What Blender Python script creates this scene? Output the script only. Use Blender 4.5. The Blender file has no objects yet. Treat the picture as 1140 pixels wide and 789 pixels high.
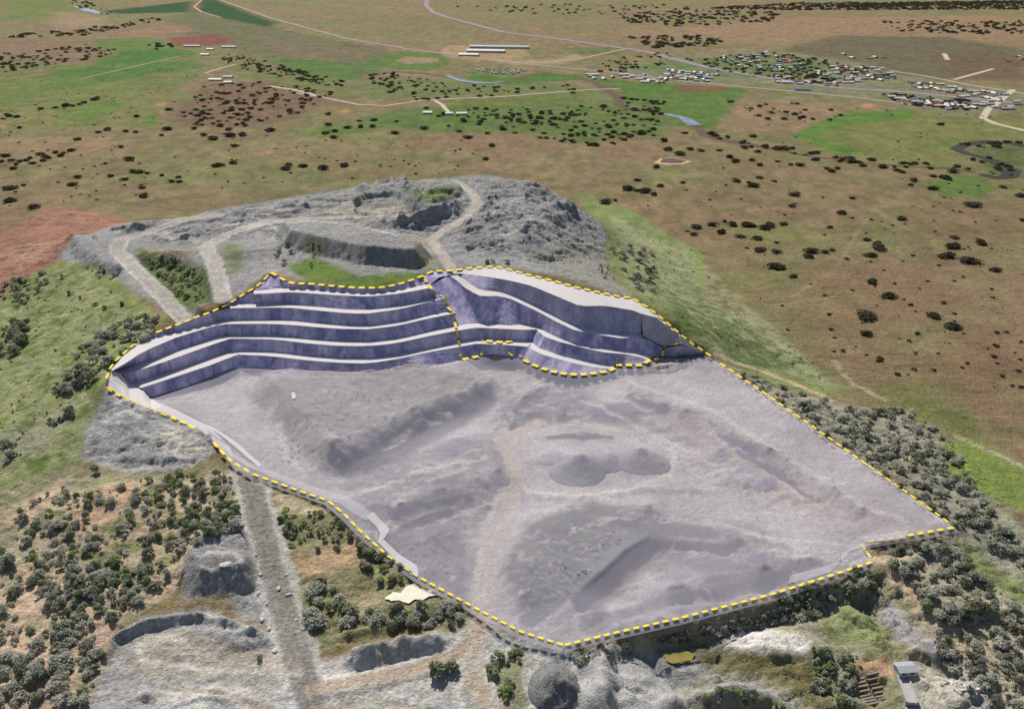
import bpy, math, random
import numpy as np
from mathutils import Vector

random.seed(7)
RNG = np.random.default_rng(7)
SC = bpy.context.scene
COL = SC.collection
R = math.radians

# ------------------------------------------------------------------ camera, sky, sun, exposure
CAM_H, PITCH, FPX, CX, CY = 320.0, 25.2, 987.0, 570.0, 394.5
cam_data = bpy.data.cameras.new('camera')
cam = bpy.data.objects.new('camera', cam_data)
COL.objects.link(cam)
cam.location = (0, 0, CAM_H)
cam.rotation_euler = (R(90 - PITCH), 0, 0)
cam_data.sensor_width = 36.0
cam_data.lens = 36.0 * FPX / 1140.0
cam_data.clip_start = 1.0
cam_data.clip_end = 60000.0
SC.camera = cam

SUN_EL, SUN_AZ = 48.0, -20.0            # azimuth from +Y (north), positive to the right
world = bpy.data.worlds.new('World')
SC.world = world
world.use_nodes = True
wn = world.node_tree.nodes
sky = wn.new('ShaderNodeTexSky')
sky.sky_type = 'NISHITA'
sky.sun_disc = False
sky.sun_elevation = R(SUN_EL)
sky.sun_rotation = R(SUN_AZ)
wn['Background'].inputs['Strength'].default_value = 0.075
world.node_tree.links.new(sky.outputs[0], wn['Background'].inputs['Color'])

sun_data = bpy.data.lights.new('sun', 'SUN')
sun_data.energy = 5.0
sun_data.angle = R(0.6)
sun_data.color = (1.0, 0.95, 0.875)
sun = bpy.data.objects.new('sun', sun_data)
COL.objects.link(sun)
sd = Vector((math.sin(R(SUN_AZ)) * math.cos(R(SUN_EL)), math.cos(R(SUN_AZ)) * math.cos(R(SUN_EL)), math.sin(R(SUN_EL))))
sun.rotation_euler = sd.to_track_quat('Z', 'Y').to_euler()
sun.location = (0, 900, 900)

vs = SC.view_settings
vs.view_transform = 'Standard'
vs.look = 'None'
vs.exposure = 0.08
vs.gamma = 1.0
vs.use_curve_mapping = False

# ------------------------------------------------------------------ geometry helpers
sp, cp = math.sin(R(PITCH)), math.cos(R(PITCH))


def ray(px, py):
    a = (np.asarray(px, float) - CX) / FPX
    b = (np.asarray(py, float) - CY) / FPX
    return np.stack([a, cp - b * sp, -sp - b * cp], -1)


def at_z(px, py, z):
    """point of the pixel's ray at height z"""
    d = ray(px, py)
    t = (np.asarray(z, float) - CAM_H) / d[..., 2]
    return np.stack([d[..., 0] * t, d[..., 1] * t, np.broadcast_to(np.asarray(z, float), t.shape)], -1)


def S(r, g, b, k=0.86):
    """display colour -> base colour"""
    out = []
    for c in (r, g, b):
        c /= 255.0
        c = c / 12.92 if c <= 0.04045 else ((c + 0.055) / 1.055) ** 2.4
        out.append(c * k)
    return tuple(out)


def _hash(ix, iy, seed):
    n = (ix.astype(np.int64) * 374761393 + iy.astype(np.int64) * 668265263 + seed * 1442695041) & 0x7fffffff
    n = ((n ^ (n >> 13)) * 1274126177) & 0x7fffffff
    n = n ^ (n >> 16)
    return (n & 0xffff) / 65535.0


def vnoise(x, y, seed=0):
    ix, iy = np.floor(x), np.floor(y)
    fx, fy = x - ix, y - iy
    fx = fx * fx * fx * (fx * (fx * 6 - 15) + 10)
    fy = fy * fy * fy * (fy * (fy * 6 - 15) + 10)
    a, b = _hash(ix, iy, seed), _hash(ix + 1, iy, seed)
    c, d = _hash(ix, iy + 1, seed), _hash(ix + 1, iy + 1, seed)
    return (a + (b - a) * fx) * (1 - fy) + (c + (d - c) * fx) * fy


def fbm(x, y, wl, octv=4, seed=0, gain=0.5):
    """noise in -1..1 with wavelength wl (metres)"""
    s, amp, tot = 0.0, 1.0, 0.0
    f = 1.0 / wl
    ca, sa = math.cos(0.7), math.sin(0.7)
    for o in range(octv):
        s = s + amp * (vnoise(x * f + 17.3 * o, y * f - 9.1 * o, seed + o) * 2 - 1)
        tot += amp
        amp *= gain
        f *= 2.03
        x, y = ca * x - sa * y, sa * x + ca * y
    return s / tot


def sstep(t):
    t = np.clip(t, 0, 1)
    return t * t * (3 - 2 * t)


def seg_dist(X, Y, pts, closed=False):
    n = len(pts)
    best = np.full(X.shape, 1e18)
    par = np.zeros(X.shape)
    for i in range(n if closed else n - 1):
        ax, ay = pts[i][0], pts[i][1]
        bx, by = pts[(i + 1) % n][0], pts[(i + 1) % n][1]
        dx, dy = bx - ax, by - ay
        L2 = dx * dx + dy * dy + 1e-9
        t = np.clip(((X - ax) * dx + (Y - ay) * dy) / L2, 0, 1)
        d = (X - ax - t * dx) ** 2 + (Y - ay - t * dy) ** 2
        m = d < best
        best = np.where(m, d, best)
        par = np.where(m, i + t, par)
    return np.sqrt(best), par


def inside(X, Y, pts):
    n = len(pts)
    c = np.zeros(X.shape, bool)
    j = n - 1
    for i in range(n):
        xi, yi, xj, yj = pts[i][0], pts[i][1], pts[j][0], pts[j][1]
        c ^= ((yi > Y) != (yj > Y)) & (X < (xj - xi) * (Y - yi) / (yj - yi + 1e-12) + xi)
        j = i
    return c


# ------------------------------------------------------------------ the ground sheet: grid
SROW = 900.0


def grow(step, total, g):
    out, p, s = [], 0.0, step
    while p < total:
        s *= g
        p += s
        out.append(p)
    return np.array(out)


STEP = 1.25
u_core = np.arange(-450, 450.1, STEP)
ug = grow(STEP, 1500, 1.035)
U = np.concatenate([u_core[0] - ug[::-1], u_core, u_core[-1] + ug])
v_core = np.arange(255, 850.1, STEP)
vg = grow(STEP, 16000, 1.0095)
vb = grow(STEP * 2, 3000, 1.12)
V = np.concatenate([v_core[0] - vb[::-1], v_core, v_core[-1] + vg])
NU, NV = len(U), len(V)
SV = np.maximum(1.0, V / SROW)
GX = U[None, :] * SV[:, None]
GY = np.repeat(V[:, None], NU, 1)


def sample(grid, x, y):
    x, y = np.asarray(x, float), np.asarray(y, float)
    j = np.clip(np.searchsorted(V, y) - 1, 0, NV - 2)
    tv = np.clip((y - V[j]) / (V[j + 1] - V[j]), 0, 1)
    s = np.maximum(1.0, y / SROW)
    u = x / s
    i = np.clip(np.searchsorted(U, u) - 1, 0, NU - 2)
    tu = np.clip((u - U[i]) / (U[i + 1] - U[i]), 0, 1)
    return ((grid[j, i] * (1 - tu) + grid[j, i + 1] * tu) * (1 - tv)
            + (grid[j + 1, i] * (1 - tu) + grid[j + 1, i + 1] * tu) * tv)


_T = np.geomspace(150, 16000, 1500)


def hit(grid, px, py):
    """first point where the pixel's ray meets the height grid"""
    d = ray(px, py)
    X, Y, Z = d[0] * _T, d[1] * _T, CAM_H + d[2] * _T
    below = Z < sample(grid, X, Y)
    if not below.any():
        k = len(_T) - 1
        return np.array([X[k], Y[k], 0.0])
    k = int(np.argmax(below))
    lo, hi = _T[max(k - 1, 0)], _T[k]
    for _ in range(14):
        m = 0.5 * (lo + hi)
        if CAM_H + d[2] * m < sample(grid, d[0] * m, d[1] * m):
            hi = m
        else:
            lo = m
    return np.array([d[0] * hi, d[1] * hi, float(sample(grid, d[0] * hi, d[1] * hi))])


def hits(grid, pts):
    return np.array([hit(grid, p[0], p[1]) for p in pts])


def dense(pts, step=25.0):
    out = []
    for a, b in zip(pts[:-1], pts[1:]):
        n = max(1, int(math.hypot(b[0] - a[0], b[1] - a[1]) / step))
        for k in range(n):
            t = k / n
            out.append(tuple(a[q] + (b[q] - a[q]) * t for q in range(len(a))))
    out.append(tuple(pts[-1]))
    return out


# ------------------------------------------------------------------ traced lines of the pit plan (photo x, y, height)
CREST_L = [(118, 424, 42), (121.7, 412, 44), (129.7, 401, 45), (146.8, 386, 45.5), (161.6, 376, 46.5), (184.4, 366.7, 48.5),
           (200.4, 361, 50), (218.6, 353.5, 51.5), (236.9, 347.3, 53), (257.4, 337, 55.5), (271, 328.4, 59), (287, 318.8, 64),
           (302, 304, 70), (316, 312, 67), (324, 316, 66), (345.6, 316.5, 65.5), (368.5, 318.8, 65.5), (398, 321, 65.5),
           (421, 321, 65.5), (441.5, 317.6, 65.5), (459.7, 312, 66), (471, 307.4, 66.5), (482.5, 302.4, 66)]
CREST_R = [(482.5, 302.4, 66), (503, 301.8, 65.5), (527.4, 298.6, 65.5), (552, 297.2, 65.5), (570, 301.3, 65), (587.7, 306.3, 65),
           (603.7, 310, 64.5), (626.6, 316, 63.5), (643.7, 320.9, 62), (668.4, 326.2, 59), (691.3, 331, 56), (702.7, 331.7, 55),
           (717.9, 340.8, 52), (731, 350.3, 49), (744.5, 361.7, 45), (757.8, 373, 40.5), (771, 383.6, 35), (783, 391, 30.5), (800, 403.6, 27)]
BERM = {
    1: (62.0, [(282.5, 324), (302, 322.2), (313.7, 320.3), (338.8, 322), (368.5, 325), (409.5, 326.8), (441.5, 323.4), (477, 316.5)],
              [(282.5, 327.2), (302, 326.5), (318, 325.2), (338, 326), (372, 328.5), (409, 330.2), (443.7, 327), (479, 320.5)]),
    2: (53.5, [(257.4, 339.2), (264, 338.2), (319, 337.2), (357, 342), (389, 345), (409.5, 345), (446, 339.8), (480, 331.3), (492, 328.5)],
              [(256, 343.2), (266, 342.8), (321, 342.3), (357, 346), (391, 349), (409.5, 349), (446, 344), (482.5, 335), (495, 331.5)]),
    3: (45.0, [(124, 411), (131, 401.5), (147.5, 387.5), (162, 380.5), (198, 369), (246, 356.4), (300, 355.9), (323, 356.4), (355, 360), (391, 362.6), (409.5, 361.9), (446, 357.6), (471, 351.9), (505, 346.5)],
              [(125, 412.6), (136, 407), (148, 398), (168.4, 387.4), (198, 375), (246, 360.6), (300, 360.4), (330, 362), (356, 364.5), (377.6, 366), (409.5, 366.5), (441.5, 362.8), (475.7, 354.8), (508, 348.5)]),
    4: (36.5, [(125, 413.4), (168.4, 401), (209.5, 385.6), (250.6, 372), (266.5, 373), (307.6, 372.6), (338.8, 377), (368.5, 379.2), (391, 380.4), (423, 378.8), (446, 376.8), (473.4, 370), (504, 363.4)],
              [(137.6, 417.2), (175.3, 405.5), (227.8, 386.6), (255, 377.2), (270, 377), (307, 377.8), (340, 382), (377.6, 385), (412, 385.2), (441.5, 382), (475.7, 374.4), (507, 368.3)]),
    5: (28.0, [(144, 427.5), (184.4, 414.6), (223, 402), (259.7, 390.2), (273.4, 391), (300, 391.2), (345.6, 396.4), (380, 398.6), (418.6, 398.6), (446, 394), (478, 387.2), (511, 380.5)],
              [(157, 431.8), (195.8, 419.2), (236.9, 405.5), (264, 394.6), (300, 396.2), (345.6, 401.4), (380, 403.9), (402.7, 404.5), (423, 402.9), (446, 398.8), (473.4, 392.7), (512, 386)]),
}
Z_TOE = 20.0
TOE = [(166, 442.5), (209.5, 429.4), (236.9, 418), (264, 408.2), (300, 409.6), (334, 414.6), (382, 417.6), (409.5, 417.6), (446, 414.6), (473.4, 410.5), (496, 404.4), (513, 400.5)]


def wz(pts, z):
    return [(p[0], p[1], z) for p in pts]


left_wall, right_wall = [], []     # (kind, top line, bottom line)
B = BERM
left_wall.append(('face', CREST_L[11:21] + [(477, 305, 66.2)], wz(B[1][1], 62)))
left_wall.append(('face', [(257.4, 337.6, 55.3), (271, 328.8, 58.8), (282.5, 324.5, 62)] + wz(B[1][2], 62)[1:], wz(B[2][1], 53.5)))
left_wall.append(('face', CREST_L[3:9] + wz(B[2][2], 53.5), wz(B[3][1], 45)[2:]))
for a in (3, 4):
    left_wall.append(('face', wz(B[a][2], B[a][0]), wz(B[a + 1][1], B[a + 1][0])))
left_wall.append(('face', wz(B[5][2], 28), wz(TOE, Z_TOE)))
for a in range(1, 6):
    left_wall.append(('berm', wz(B[a][1], B[a][0]), wz(B[a][2], B[a][0])))
left_wall.append(('berm', [(118.6, 424, 41), (124, 412, 45), (137.6, 417.2, 36.5), (144, 427.5, 28.5), (157, 431.8, 28), (166, 442.5, 20), (200, 458, 20), (232, 474, 20.6), (256, 496, 20.6)],
                  [(119, 429, 39), (124, 434, 37.5), (135, 441, 35), (150, 448, 31), (165, 454.5, 27), (192, 464, 23), (225, 482, 21.5), (244, 500, 20.6), (262, 516, 20.3)]))

F1T = [(515, 304.8, 64), (538, 307.5, 64), (566.4, 312, 63.5), (591.3, 318, 63.5), (619, 329.5, 61.5), (645.6, 340.8, 58.5), (674, 340.3, 56), (706.5, 345.8, 52.5), (714, 349.4, 51)]
R1T = [(508, 305.5, 63.5), (513, 307.8, 62.5), (527.4, 319, 58), (536, 323.5, 56.5), (552, 324.3, 55), (566.4, 327, 53.5), (584, 335, 51), (607, 345.5, 48), (619, 353, 46.5), (638, 362.5, 44), (657, 367, 41), (691.3, 372.6, 36.5), (714, 371.6, 35)]
R1B = [(500, 306.5, 63.2), (507, 311, 62), (520, 322.5, 57.8), (536, 330, 56), (552, 329.4, 54.5), (566, 331.6, 53), (584, 340, 50.5), (600, 347.4, 48), (619, 358, 46.2), (638, 367, 43.8), (657, 371, 40.8), (691, 376.6, 36.3), (716, 375, 34.7)]
R2T = [(504, 363.4), (520.3, 360.7), (536.3, 359.8), (552.2, 360.7), (566.4, 362.6), (582.4, 360.7), (597, 362)]
R2B = [(507, 368.3), (531, 364.6), (559.3, 366), (582.4, 367), (598, 366.6)]
R3T = [(511, 380.5), (534.5, 377), (559.3, 379), (573.5, 378.4), (592, 381)]
R3B = [(512, 386), (531, 382.4), (561, 383.8), (590, 386)]
TOER = [(513, 400.5), (536.3, 396.2), (548.7, 393.8), (559.3, 395.3), (582.4, 400.6)]
R4T = [(597, 362, 36.5), (607, 369, 36.5), (619, 375, 36.3), (636, 381.7, 34.5), (662.7, 386.4, 31.5), (691.3, 389.3, 28), (712, 391.4, 25), (727, 397.4, 22.4)]
R4B = [(598, 368, 36.5), (606, 374.6, 36.5), (621, 380, 36.1), (647.5, 386.6, 33.2), (672.2, 392.2, 30.2), (697, 394.3, 27), (714, 398, 24.4), (722, 401, 22.6)]
R5T = [(592, 381, 28), (600, 387.6, 28), (619, 394, 27.6), (638, 399.8, 25.8), (662.7, 403.6, 23), (684, 406.2, 21.2)]
R5B = [(588, 386, 28), (600, 393.6, 28), (619, 398.8, 27.4), (640, 404.7, 25.4), (662.7, 409, 22.6), (683, 411, 20.7)]
TOE3 = [(582.4, 400.6), (600, 409.3), (615.2, 414), (632.3, 416.9), (647.5, 417.3), (664.6, 415.4), (683.6, 412.2)]
right_wall += [
    ('face', [(476, 306, 66.3), (482.5, 303, 65.8), (505, 302.6, 65)], [(478, 318, 62.2), (488, 309, 63.5), (505, 304.6, 64.2)]),
    ('face', F1T, R1T[1:]),
    ('face', [(478, 318, 62)] + R1B[:8], wz(R2T, 36.5)),
    ('face', wz(R2B, 36.5), wz(R3T, 28)),
    ('face', wz(R3B, 28), wz(TOER, Z_TOE)),
    ('face', R1B[7:] + [(737, 386.6, 27.2)], R4T[:-1] + [(727, 397.2, 22.4), (738.6, 396, 21)]),
    ('face', R4B, R5T + [(700, 406.6, 20.8), (718, 404.5, 21.6)]),
    ('face', R5B, wz(TOE3, Z_TOE)),
    ('fan', [(714, 349.4, 51), (731, 353.5, 48), (757.8, 375, 39.6)], [(716, 374, 34.8), (738, 386, 27.5), (757.8, 382.5, 35.5)]),
    ('face', [(740, 387.5, 27), (760, 384, 34.3), (782, 392.4, 29.8)], [(739.5, 397, 20.6), (760, 396.6, 21.5), (783, 394.6, 26.5)]),
    ('berm', CREST_R[:16], [(482.5, 303.6, 65.6), (505, 304.6, 64.4)] + F1T + [(731, 353.5, 48), (744, 364.5, 43.8), (757.8, 375, 39.6)]),
    ('berm', R1T, R1B), ('berm', wz(R2T, 36.5), wz(R2B, 36.5)), ('berm', wz(R3T, 28), wz(R3B, 28)),
    ('berm', R4T, R4B), ('berm', R5T, R5B),
    ('berm', [(757.8, 374, 40), (771, 384.2, 34.6), (783, 391.4, 30.2)], [(757.8, 382.5, 35.5), (766, 386, 33.2), (782, 392.4, 29.8)]),
]


def polyline3(pts):
    P = np.array([at_z(p[0], p[1], p[2]) for p in pts])
    return P


def resample(P, n):
    d = np.r_[0, np.cumsum(np.linalg.norm(np.diff(P, axis=0), axis=1))]
    t = np.linspace(0, d[-1], n)
    return np.stack([np.interp(t, d, P[:, k]) for k in range(3)], -1)


def by_x(top, bot):
    """two lines resampled at matching photo abscissae"""
    ta, ba = np.array(top, float), np.array(bot, float)
    m = max(len(top), len(bot)) * 2
    t = np.linspace(0, 1, m)

    def rs(a):
        x = (a[:, 0] - a[0, 0]) / (a[-1, 0] - a[0, 0])
        return np.stack([np.interp(t, x, a[:, k]) for k in range(3)], -1)
    return polyline3(rs(ta)), polyline3(rs(ba))


STRIPS = {'left': [], 'right': []}
for side, lst in (('left', left_wall), ('right', right_wall)):
    for kind, top, bot in lst:
        A, Bm = by_x(top, bot)
        STRIPS[side].append((kind, A, Bm))

# boundary of the plan sheet on the pit floor (photo x, y); z follows the floor
LOWER = [(119, 430), (124, 435), (135, 441.5), (150, 449), (165, 455), (200, 468), (232, 486), (244, 500), (256, 513), (280, 527), (330, 545), (365, 557), (384, 573),
         (400, 590), (430, 617), (464, 641), (530, 677), (580, 703), (628, 718)]
EAST = [(800, 403.6), (851, 438), (900, 472), (950, 507), (1000, 542), (1063, 587)]
SOUTH = [(1063, 587), (1010, 596), (960, 604), (972, 625), (917, 643), (860, 661), (760, 687), (690, 703), (628, 718)]

# ------------------------------------------------------------------ the ground sheet: heights
CTRL = []
for (x, y, z) in CREST_L[::2] + CREST_R[::2]:
    CTRL.append((x, y, z))
for (x, y) in TOE[::2] + TOER[::2] + TOE3[::2]:
    CTRL.append((x, y, 17))
CTRL += [
    # left hillside and red yard
    (0, 262, 24), (60, 232, 24), (0, 320, 26), (60, 285, 34), (30, 340, 28), (90, 330, 40), (60, 400, 32), (0, 430, 24), (95, 440, 33), (40, 500, 22),
    (0, 560, 14), (0, 640, 8), (0, 789, 0), (80, 560, 17), (80, 660, 9), (100, 789, 1), (-150, 400, 16), (-150, 600, 6), (-200, 300, 10), (-150, 789, 0),
    (110, 290, 47), (150, 335, 46), (150, 375, 44), (105, 400, 40),
    # back platform
    (90, 268, 44), (130, 268, 50), (150, 251, 49), (180, 325, 52), (215, 340, 54), (240, 285, 58), (200, 262, 54), (250, 233, 50), (300, 262, 62), (340, 219, 56), (420, 240, 63),
    (430, 204, 62), (480, 268, 63), (505, 285, 64), (540, 198, 66), (520, 240, 66), (600, 208, 66), (590, 250, 70), (650, 238, 55), (655, 268, 48), (670, 292, 46), (620, 292, 56),
    (340, 305, 65), (400, 316, 65), (460, 306, 65), (690, 318, 46),
    # right flank and plain
    (700, 240, 4), (760, 272, 2), (782, 300, 2), (720, 290, 18), (760, 330, 10), (800, 340, 4), (860, 380, 3), (930, 425, 3), (820, 396, 17), (870, 432, 16),
    (1000, 440, 2), (1100, 500, 3), (1139, 560, 4), (950, 490, 15), (1030, 540, 13), (1100, 590, 8), (1139, 640, 4),
    # pit floor and its edges
    (800, 410, 22), (851, 440, 22), (900, 474, 22), (1000, 543, 20), (1055, 585, 17), (960, 600, 15), (965, 625, 13), (860, 655, 12), (760, 680, 11), (628, 712, 10),
    (700, 460, 15), (800, 500, 14), (900, 540, 14), (640, 540, 12), (540, 480, 14), (560, 600, 11), (480, 580, 12), (540, 670, 9), (440, 500, 13), (700, 620, 10), (850, 600, 12),
    (700, 412, 17.5), (718, 410, 18), (741, 401, 18.5), (700, 428, 17), (760, 405, 19.5), (300, 440, 19), (230, 450, 20), (330, 500, 18), (240, 482, 21), (262, 518, 20), (330, 548, 16), (400, 592, 13), (464, 643, 10),
    # lower left
    (150, 456, 28), (200, 480, 20), (120, 512, 18), (200, 530, 18), (265, 540, 17), (300, 600, 11), (210, 620, 11), (320, 660, 6), (340, 760, 1), (340, 800, 0), (220, 720, 3), (400, 680, 6),
    (380, 620, 9), (450, 720, 2), (520, 760, 1), (560, 720, 4), (620, 789, 0), (700, 740, 8), (800, 730, 8), (900, 700, 9), (1000, 700, 8), (1000, 650, 12), (900, 789, 6), (750, 789, 4),
    (1040, 620, 12), (1080, 680, 7), (1139, 720, 3), (1139, 789, 0), (1060, 789, 2), (1300, 600, 2), (1300, 789, 0),
]
cw = [at_z(*c) for c in CTRL]
# plain behind the tip (out of the camera's sight)
for (x, y, z, dx, dy) in [(250, 233, 50, -20, 70), (340, 219, 56, -20, 85), (430, 204, 62, 0, 95), (540, 198, 66, 10, 95), (600, 208, 66, 40, 90), (650, 238, 55, 60, 60)]:
    p = at_z(x, y, z)
    cw.append(np.array([p[0] + dx, p[1] + dy, 6.0]))
for (x, y) in [(0, 200), (120, 205), (250, 195), (420, 175), (600, 170), (750, 215), (850, 270), (950, 350), (1100, 430), (1130, 350), (1000, 250), (-250, 220), (0, 120), (400, 100), (800, 120), (1200, 200), (1300, 420)]:
    cw.append(at_z(x, y, 8.0 if y > 190 and x < 260 else 0.5))
for (x, y) in [(-900, 500), (-800, 100), (-300, 100), (300, 100), (800, 100), (900, 500), (0, -300)]:
    cw.append(np.array([x, y, 0.0]))
cw = np.array(cw)
n = len(cw)
dist = np.linalg.norm(cw[:, None, :2] - cw[None, :, :2], axis=-1)
A_ = np.zeros((n + 1, n + 1))
A_[:n, :n] = -np.sqrt(dist ** 2 + 36.0) + np.eye(n) * -2.0 * 0
A_[:n, :n] -= np.eye(n) * 3.0 * -1
A_[:n, n] = 1
A_[n, :n] = 1
w_ = np.linalg.solve(A_, np.r_[cw[:, 2], 0])
H = np.full(GX.shape, w_[n])
for k in range(n):
    H -= w_[k] * np.sqrt((GX - cw[k, 0]) ** 2 + (GY - cw[k, 1]) ** 2 + 36.0)
fade = sstep((1700 - np.hypot(GX, (GY - 650))) / 700.0)
H = H * fade
H = np.maximum(H, -2)
# gentle swell of the far country
H += sstep((GY - 1500) / 1500) * 4.0 * fbm(GX, GY, 900, 3, 5)
H0 = H.copy()


def box_of(pts, m):
    P = np.array(pts)
    return (GX > P[:, 0].min() - m) & (GX < P[:, 0].max() + m) & (GY > P[:, 1].min() - m) & (GY < P[:, 1].max() + m)


def plateau(px, h, w, wob=0.3, seed=1, sharp=False):
    P = hits(H0, px)
    m = box_of(P, abs(w) * 1.6 + 3)
    X, Y = GX[m], GY[m]
    d, _ = seg_dist(X, Y, P, True)
    d = np.where(inside(X, Y, P), 0, d)
    d = d * (1 + wob * fbm(X, Y, 11, 3, seed)) + 0.15 * w * wob * fbm(X, Y, 5, 2, seed + 4)
    t = np.clip(1 - d / w, 0, 1)
    H[m] += h * (t if sharp else (0.65 * t + 0.35 * sstep(t)))


def ridge(px, h, w, wob=0.45, seed=3):
    P = hits(H0, dense(px, 20))
    m = box_of(P, w * 2)
    X, Y = GX[m], GY[m]
    d, par = seg_dist(X, Y, P)
    ends = np.minimum(par, len(P) - 1 - par)
    hh = h * (0.75 + 0.5 * fbm(X, Y, 9, 3, seed)) * np.clip(0.35 + ends * 1.2, 0, 1)
    d = d + wob * 0.5 * w * fbm(X, Y, 7, 3, seed + 2)
    t = np.clip(1 - np.maximum(d, 0) / w, 0, 1)
    H[m] += hh * (0.6 * t + 0.4 * sstep(t))


# back tip
plateau([(318, 262), (372, 262), (436, 278), (468, 287), (462, 294), (410, 291), (362, 281), (326, 272)], 14, 10, 0.3, 11, True)
plateau([(396, 224), (414, 215), (436, 212), (450, 223), (466, 234), (440, 241), (400, 239)], -7, 4, 0.5, 111, True)
plateau([(434, 246), (470, 243), (498, 236), (510, 230), (504, 242), (480, 249), (446, 252)], 5, 5, 0.4, 112, True)
plateau([(172, 262), (205, 256), (232, 258), (215, 266), (180, 269)], 3, 4, 0.6, 113, True)
plateau([(260, 240), (300, 232), (345, 229), (330, 236), (280, 244)], 3.5, 4, 0.6, 114, True)
plateau([(470, 212), (505, 206), (512, 216), (480, 226)], 4, 5, 0.5, 115, True)
plateau([(600, 242), (622, 236), (640, 244), (628, 252), (606, 252)], 5, 5, 0.5, 116, True)
plateau([(545, 228), (600, 217), (640, 242), (632, 254), (592, 262), (562, 272), (532, 262)], 6, 38, 0.3, 12)
ridge([(418, 251), (440, 253), (470, 251), (498, 243), (514, 230)], 11, 11, 0.3, 13)
ridge([(404, 213), (420, 206), (436, 203), (452, 213), (474, 229)], 11, 8, 0.4, 14)
ridge([(474, 206), (500, 204), (520, 208)], 4, 9, 0.5, 15)
ridge([(134, 259.5), (150, 257), (166, 255.5), (182, 253.5)], 7, 9, 0.2, 16)
ridge([(96, 262), (110, 268), (122, 276)], 4, 6, 0.5, 17)
plateau([(82, 268), (98, 270), (132, 300), (118, 298), (96, 284)], 6, 9, 0.4, 18)
plateau([(158, 287), (190, 286), (222, 305), (230, 328), (206, 336), (184, 322)], -10, 14, 0.3, 19)
plateau([(262, 285), (296, 282), (300, 296), (268, 318)], -4, 14, 0.3, 20)
ridge([(196, 270), (225, 262), (245, 258)], 2.2, 6, 0.6, 21)
ridge([(300, 238), (330, 232), (380, 228)], 3.5, 6, 0.6, 22)
ridge([(200, 243), (230, 238), (262, 232)], 3, 5, 0.6, 56)
ridge([(350, 215), (380, 211), (402, 212)], 4, 6, 0.5, 57)
ridge([(290, 226), (330, 221), (350, 218)], 3, 5, 0.6, 58)
ridge([(600, 248), (622, 240), (640, 246)], 4, 7, 0.6, 59)
ridge([(230, 238), (260, 233), (300, 228)], 2.0, 6, 0.6, 23)
# left spoil shoulder
plateau([(138, 452), (165, 462), (235, 488), (232, 500), (198, 507), (168, 496), (140, 474)], 4.5, 12, 0.3, 24, True)
# heap beside the haul road
plateau([(222, 607), (272, 602), (284, 630), (272, 646), (228, 648), (216, 630)], 10, 10.5, 0.25, 25, True)
# windrows of the turning loop
ridge([(112, 740), (128, 712), (158, 697), (196, 689), (226, 687), (262, 698), (306, 717)], 5.5, 3.6, 0.2, 26)
ridge([(238, 704), (262, 712), (286, 708)], 4.6, 5.0, 0.5, 27)
ridge([(252, 723), (275, 719), (302, 716)], 4.2, 4.2, 0.5, 28)
ridge([(152, 778), (172, 774)], 4.0, 4.0, 0.5, 29)
ridge([(196, 785), (226, 778), (258, 781)], 3.0, 2.6, 0.4, 30)
ridge([(232, 769), (254, 769)], 2.4, 2.2, 0.4, 31)
# long heap
ridge([(384, 741), (404, 734), (424, 727), (448, 721), (476, 716), (496, 716)], 11.5, 8.0, 0.12, 32)
ridge([(368, 712), (395, 706), (430, 700)], 4, 4, 0.4, 33)
ridge([(362, 772), (386, 764), (410, 768)], 5, 6, 0.5, 34)
# lower right
plateau([(700, 722), (760, 706), (860, 682), (930, 665), (965, 660), (1000, 700), (985, 760), (960, 789), (690, 789), (690, 735)], -9, 8, 0.35, 35)
ridge([(742, 776), (790, 768), (818, 761), (850, 767), (892, 789)], 7.0, 7, 0.3, 36)
plateau([(815, 712), (890, 705), (904, 714), (830, 720)], 6, 13, 0.4, 37)
plateau([(905, 690), (955, 675), (985, 700), (980, 730), (930, 722)], 4, 16, 0.3, 38)
plateau([(965, 655), (990, 640), (1030, 690), (1065, 745), (1050, 755), (1000, 712)], -4, 10, 0.3, 39)
# pit floor
plateau([(296, 432), (420, 428), (520, 418), (548, 436), (505, 455), (440, 482), (398, 500), (372, 512), (330, 470)], 12, 15, 0.3, 40, True)
plateau([(384, 560), (430, 545), (505, 520), (545, 500), (570, 520), (500, 560), (420, 575)], 3, 14, 0.4, 41)
plateau([(556, 640), (590, 582), (660, 562), (722, 572), (690, 612), (622, 680), (582, 680)], 5, 10, 0.4, 42)
plateau([(645, 676), (700, 626), (732, 606), (800, 606), (860, 622), (880, 645), (790, 668), (700, 682)], -4.5, 4, 0.6, 43, True)
plateau([(700, 650), (745, 636), (800, 640), (850, 632), (860, 642), (790, 660), (720, 668)], 3.0, 5, 0.6, 143, True)
ridge([(690, 440), (760, 462), (850, 505), (930, 555), (975, 578)], 4.5, 7, 0.5, 44)
ridge([(975, 578), (930, 600)], 2.0, 6, 0.6, 45)
ridge([(560, 470), (600, 440), (620, 436)], 4.5, 8, 0.6, 46)
ridge([(700, 462), (770, 490), (850, 530), (920, 570)], 3.5, 6, 0.6, 49)
ridge([(560, 548), (640, 556), (720, 545), (800, 548)], 2.2, 5, 0.6, 50)
ridge([(430, 575), (470, 560), (510, 552)], 3.2, 5, 0.5, 51)
ridge([(440, 588), (480, 575), (520, 565)], 2.6, 4, 0.5, 52)
ridge([(600, 488), (650, 482), (690, 490)], 1.8, 4, 0.5, 53)
ridge([(720, 625), (790, 640), (850, 635), (900, 628)], 4, 6, 0.6, 54)
ridge([(640, 690), (720, 668), (790, 655), (860, 640)], 3.0, 6, 0.6, 55)
ridge([(455, 548), (500, 540), (520, 545)], 2.5, 6, 0.6, 47)
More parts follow.
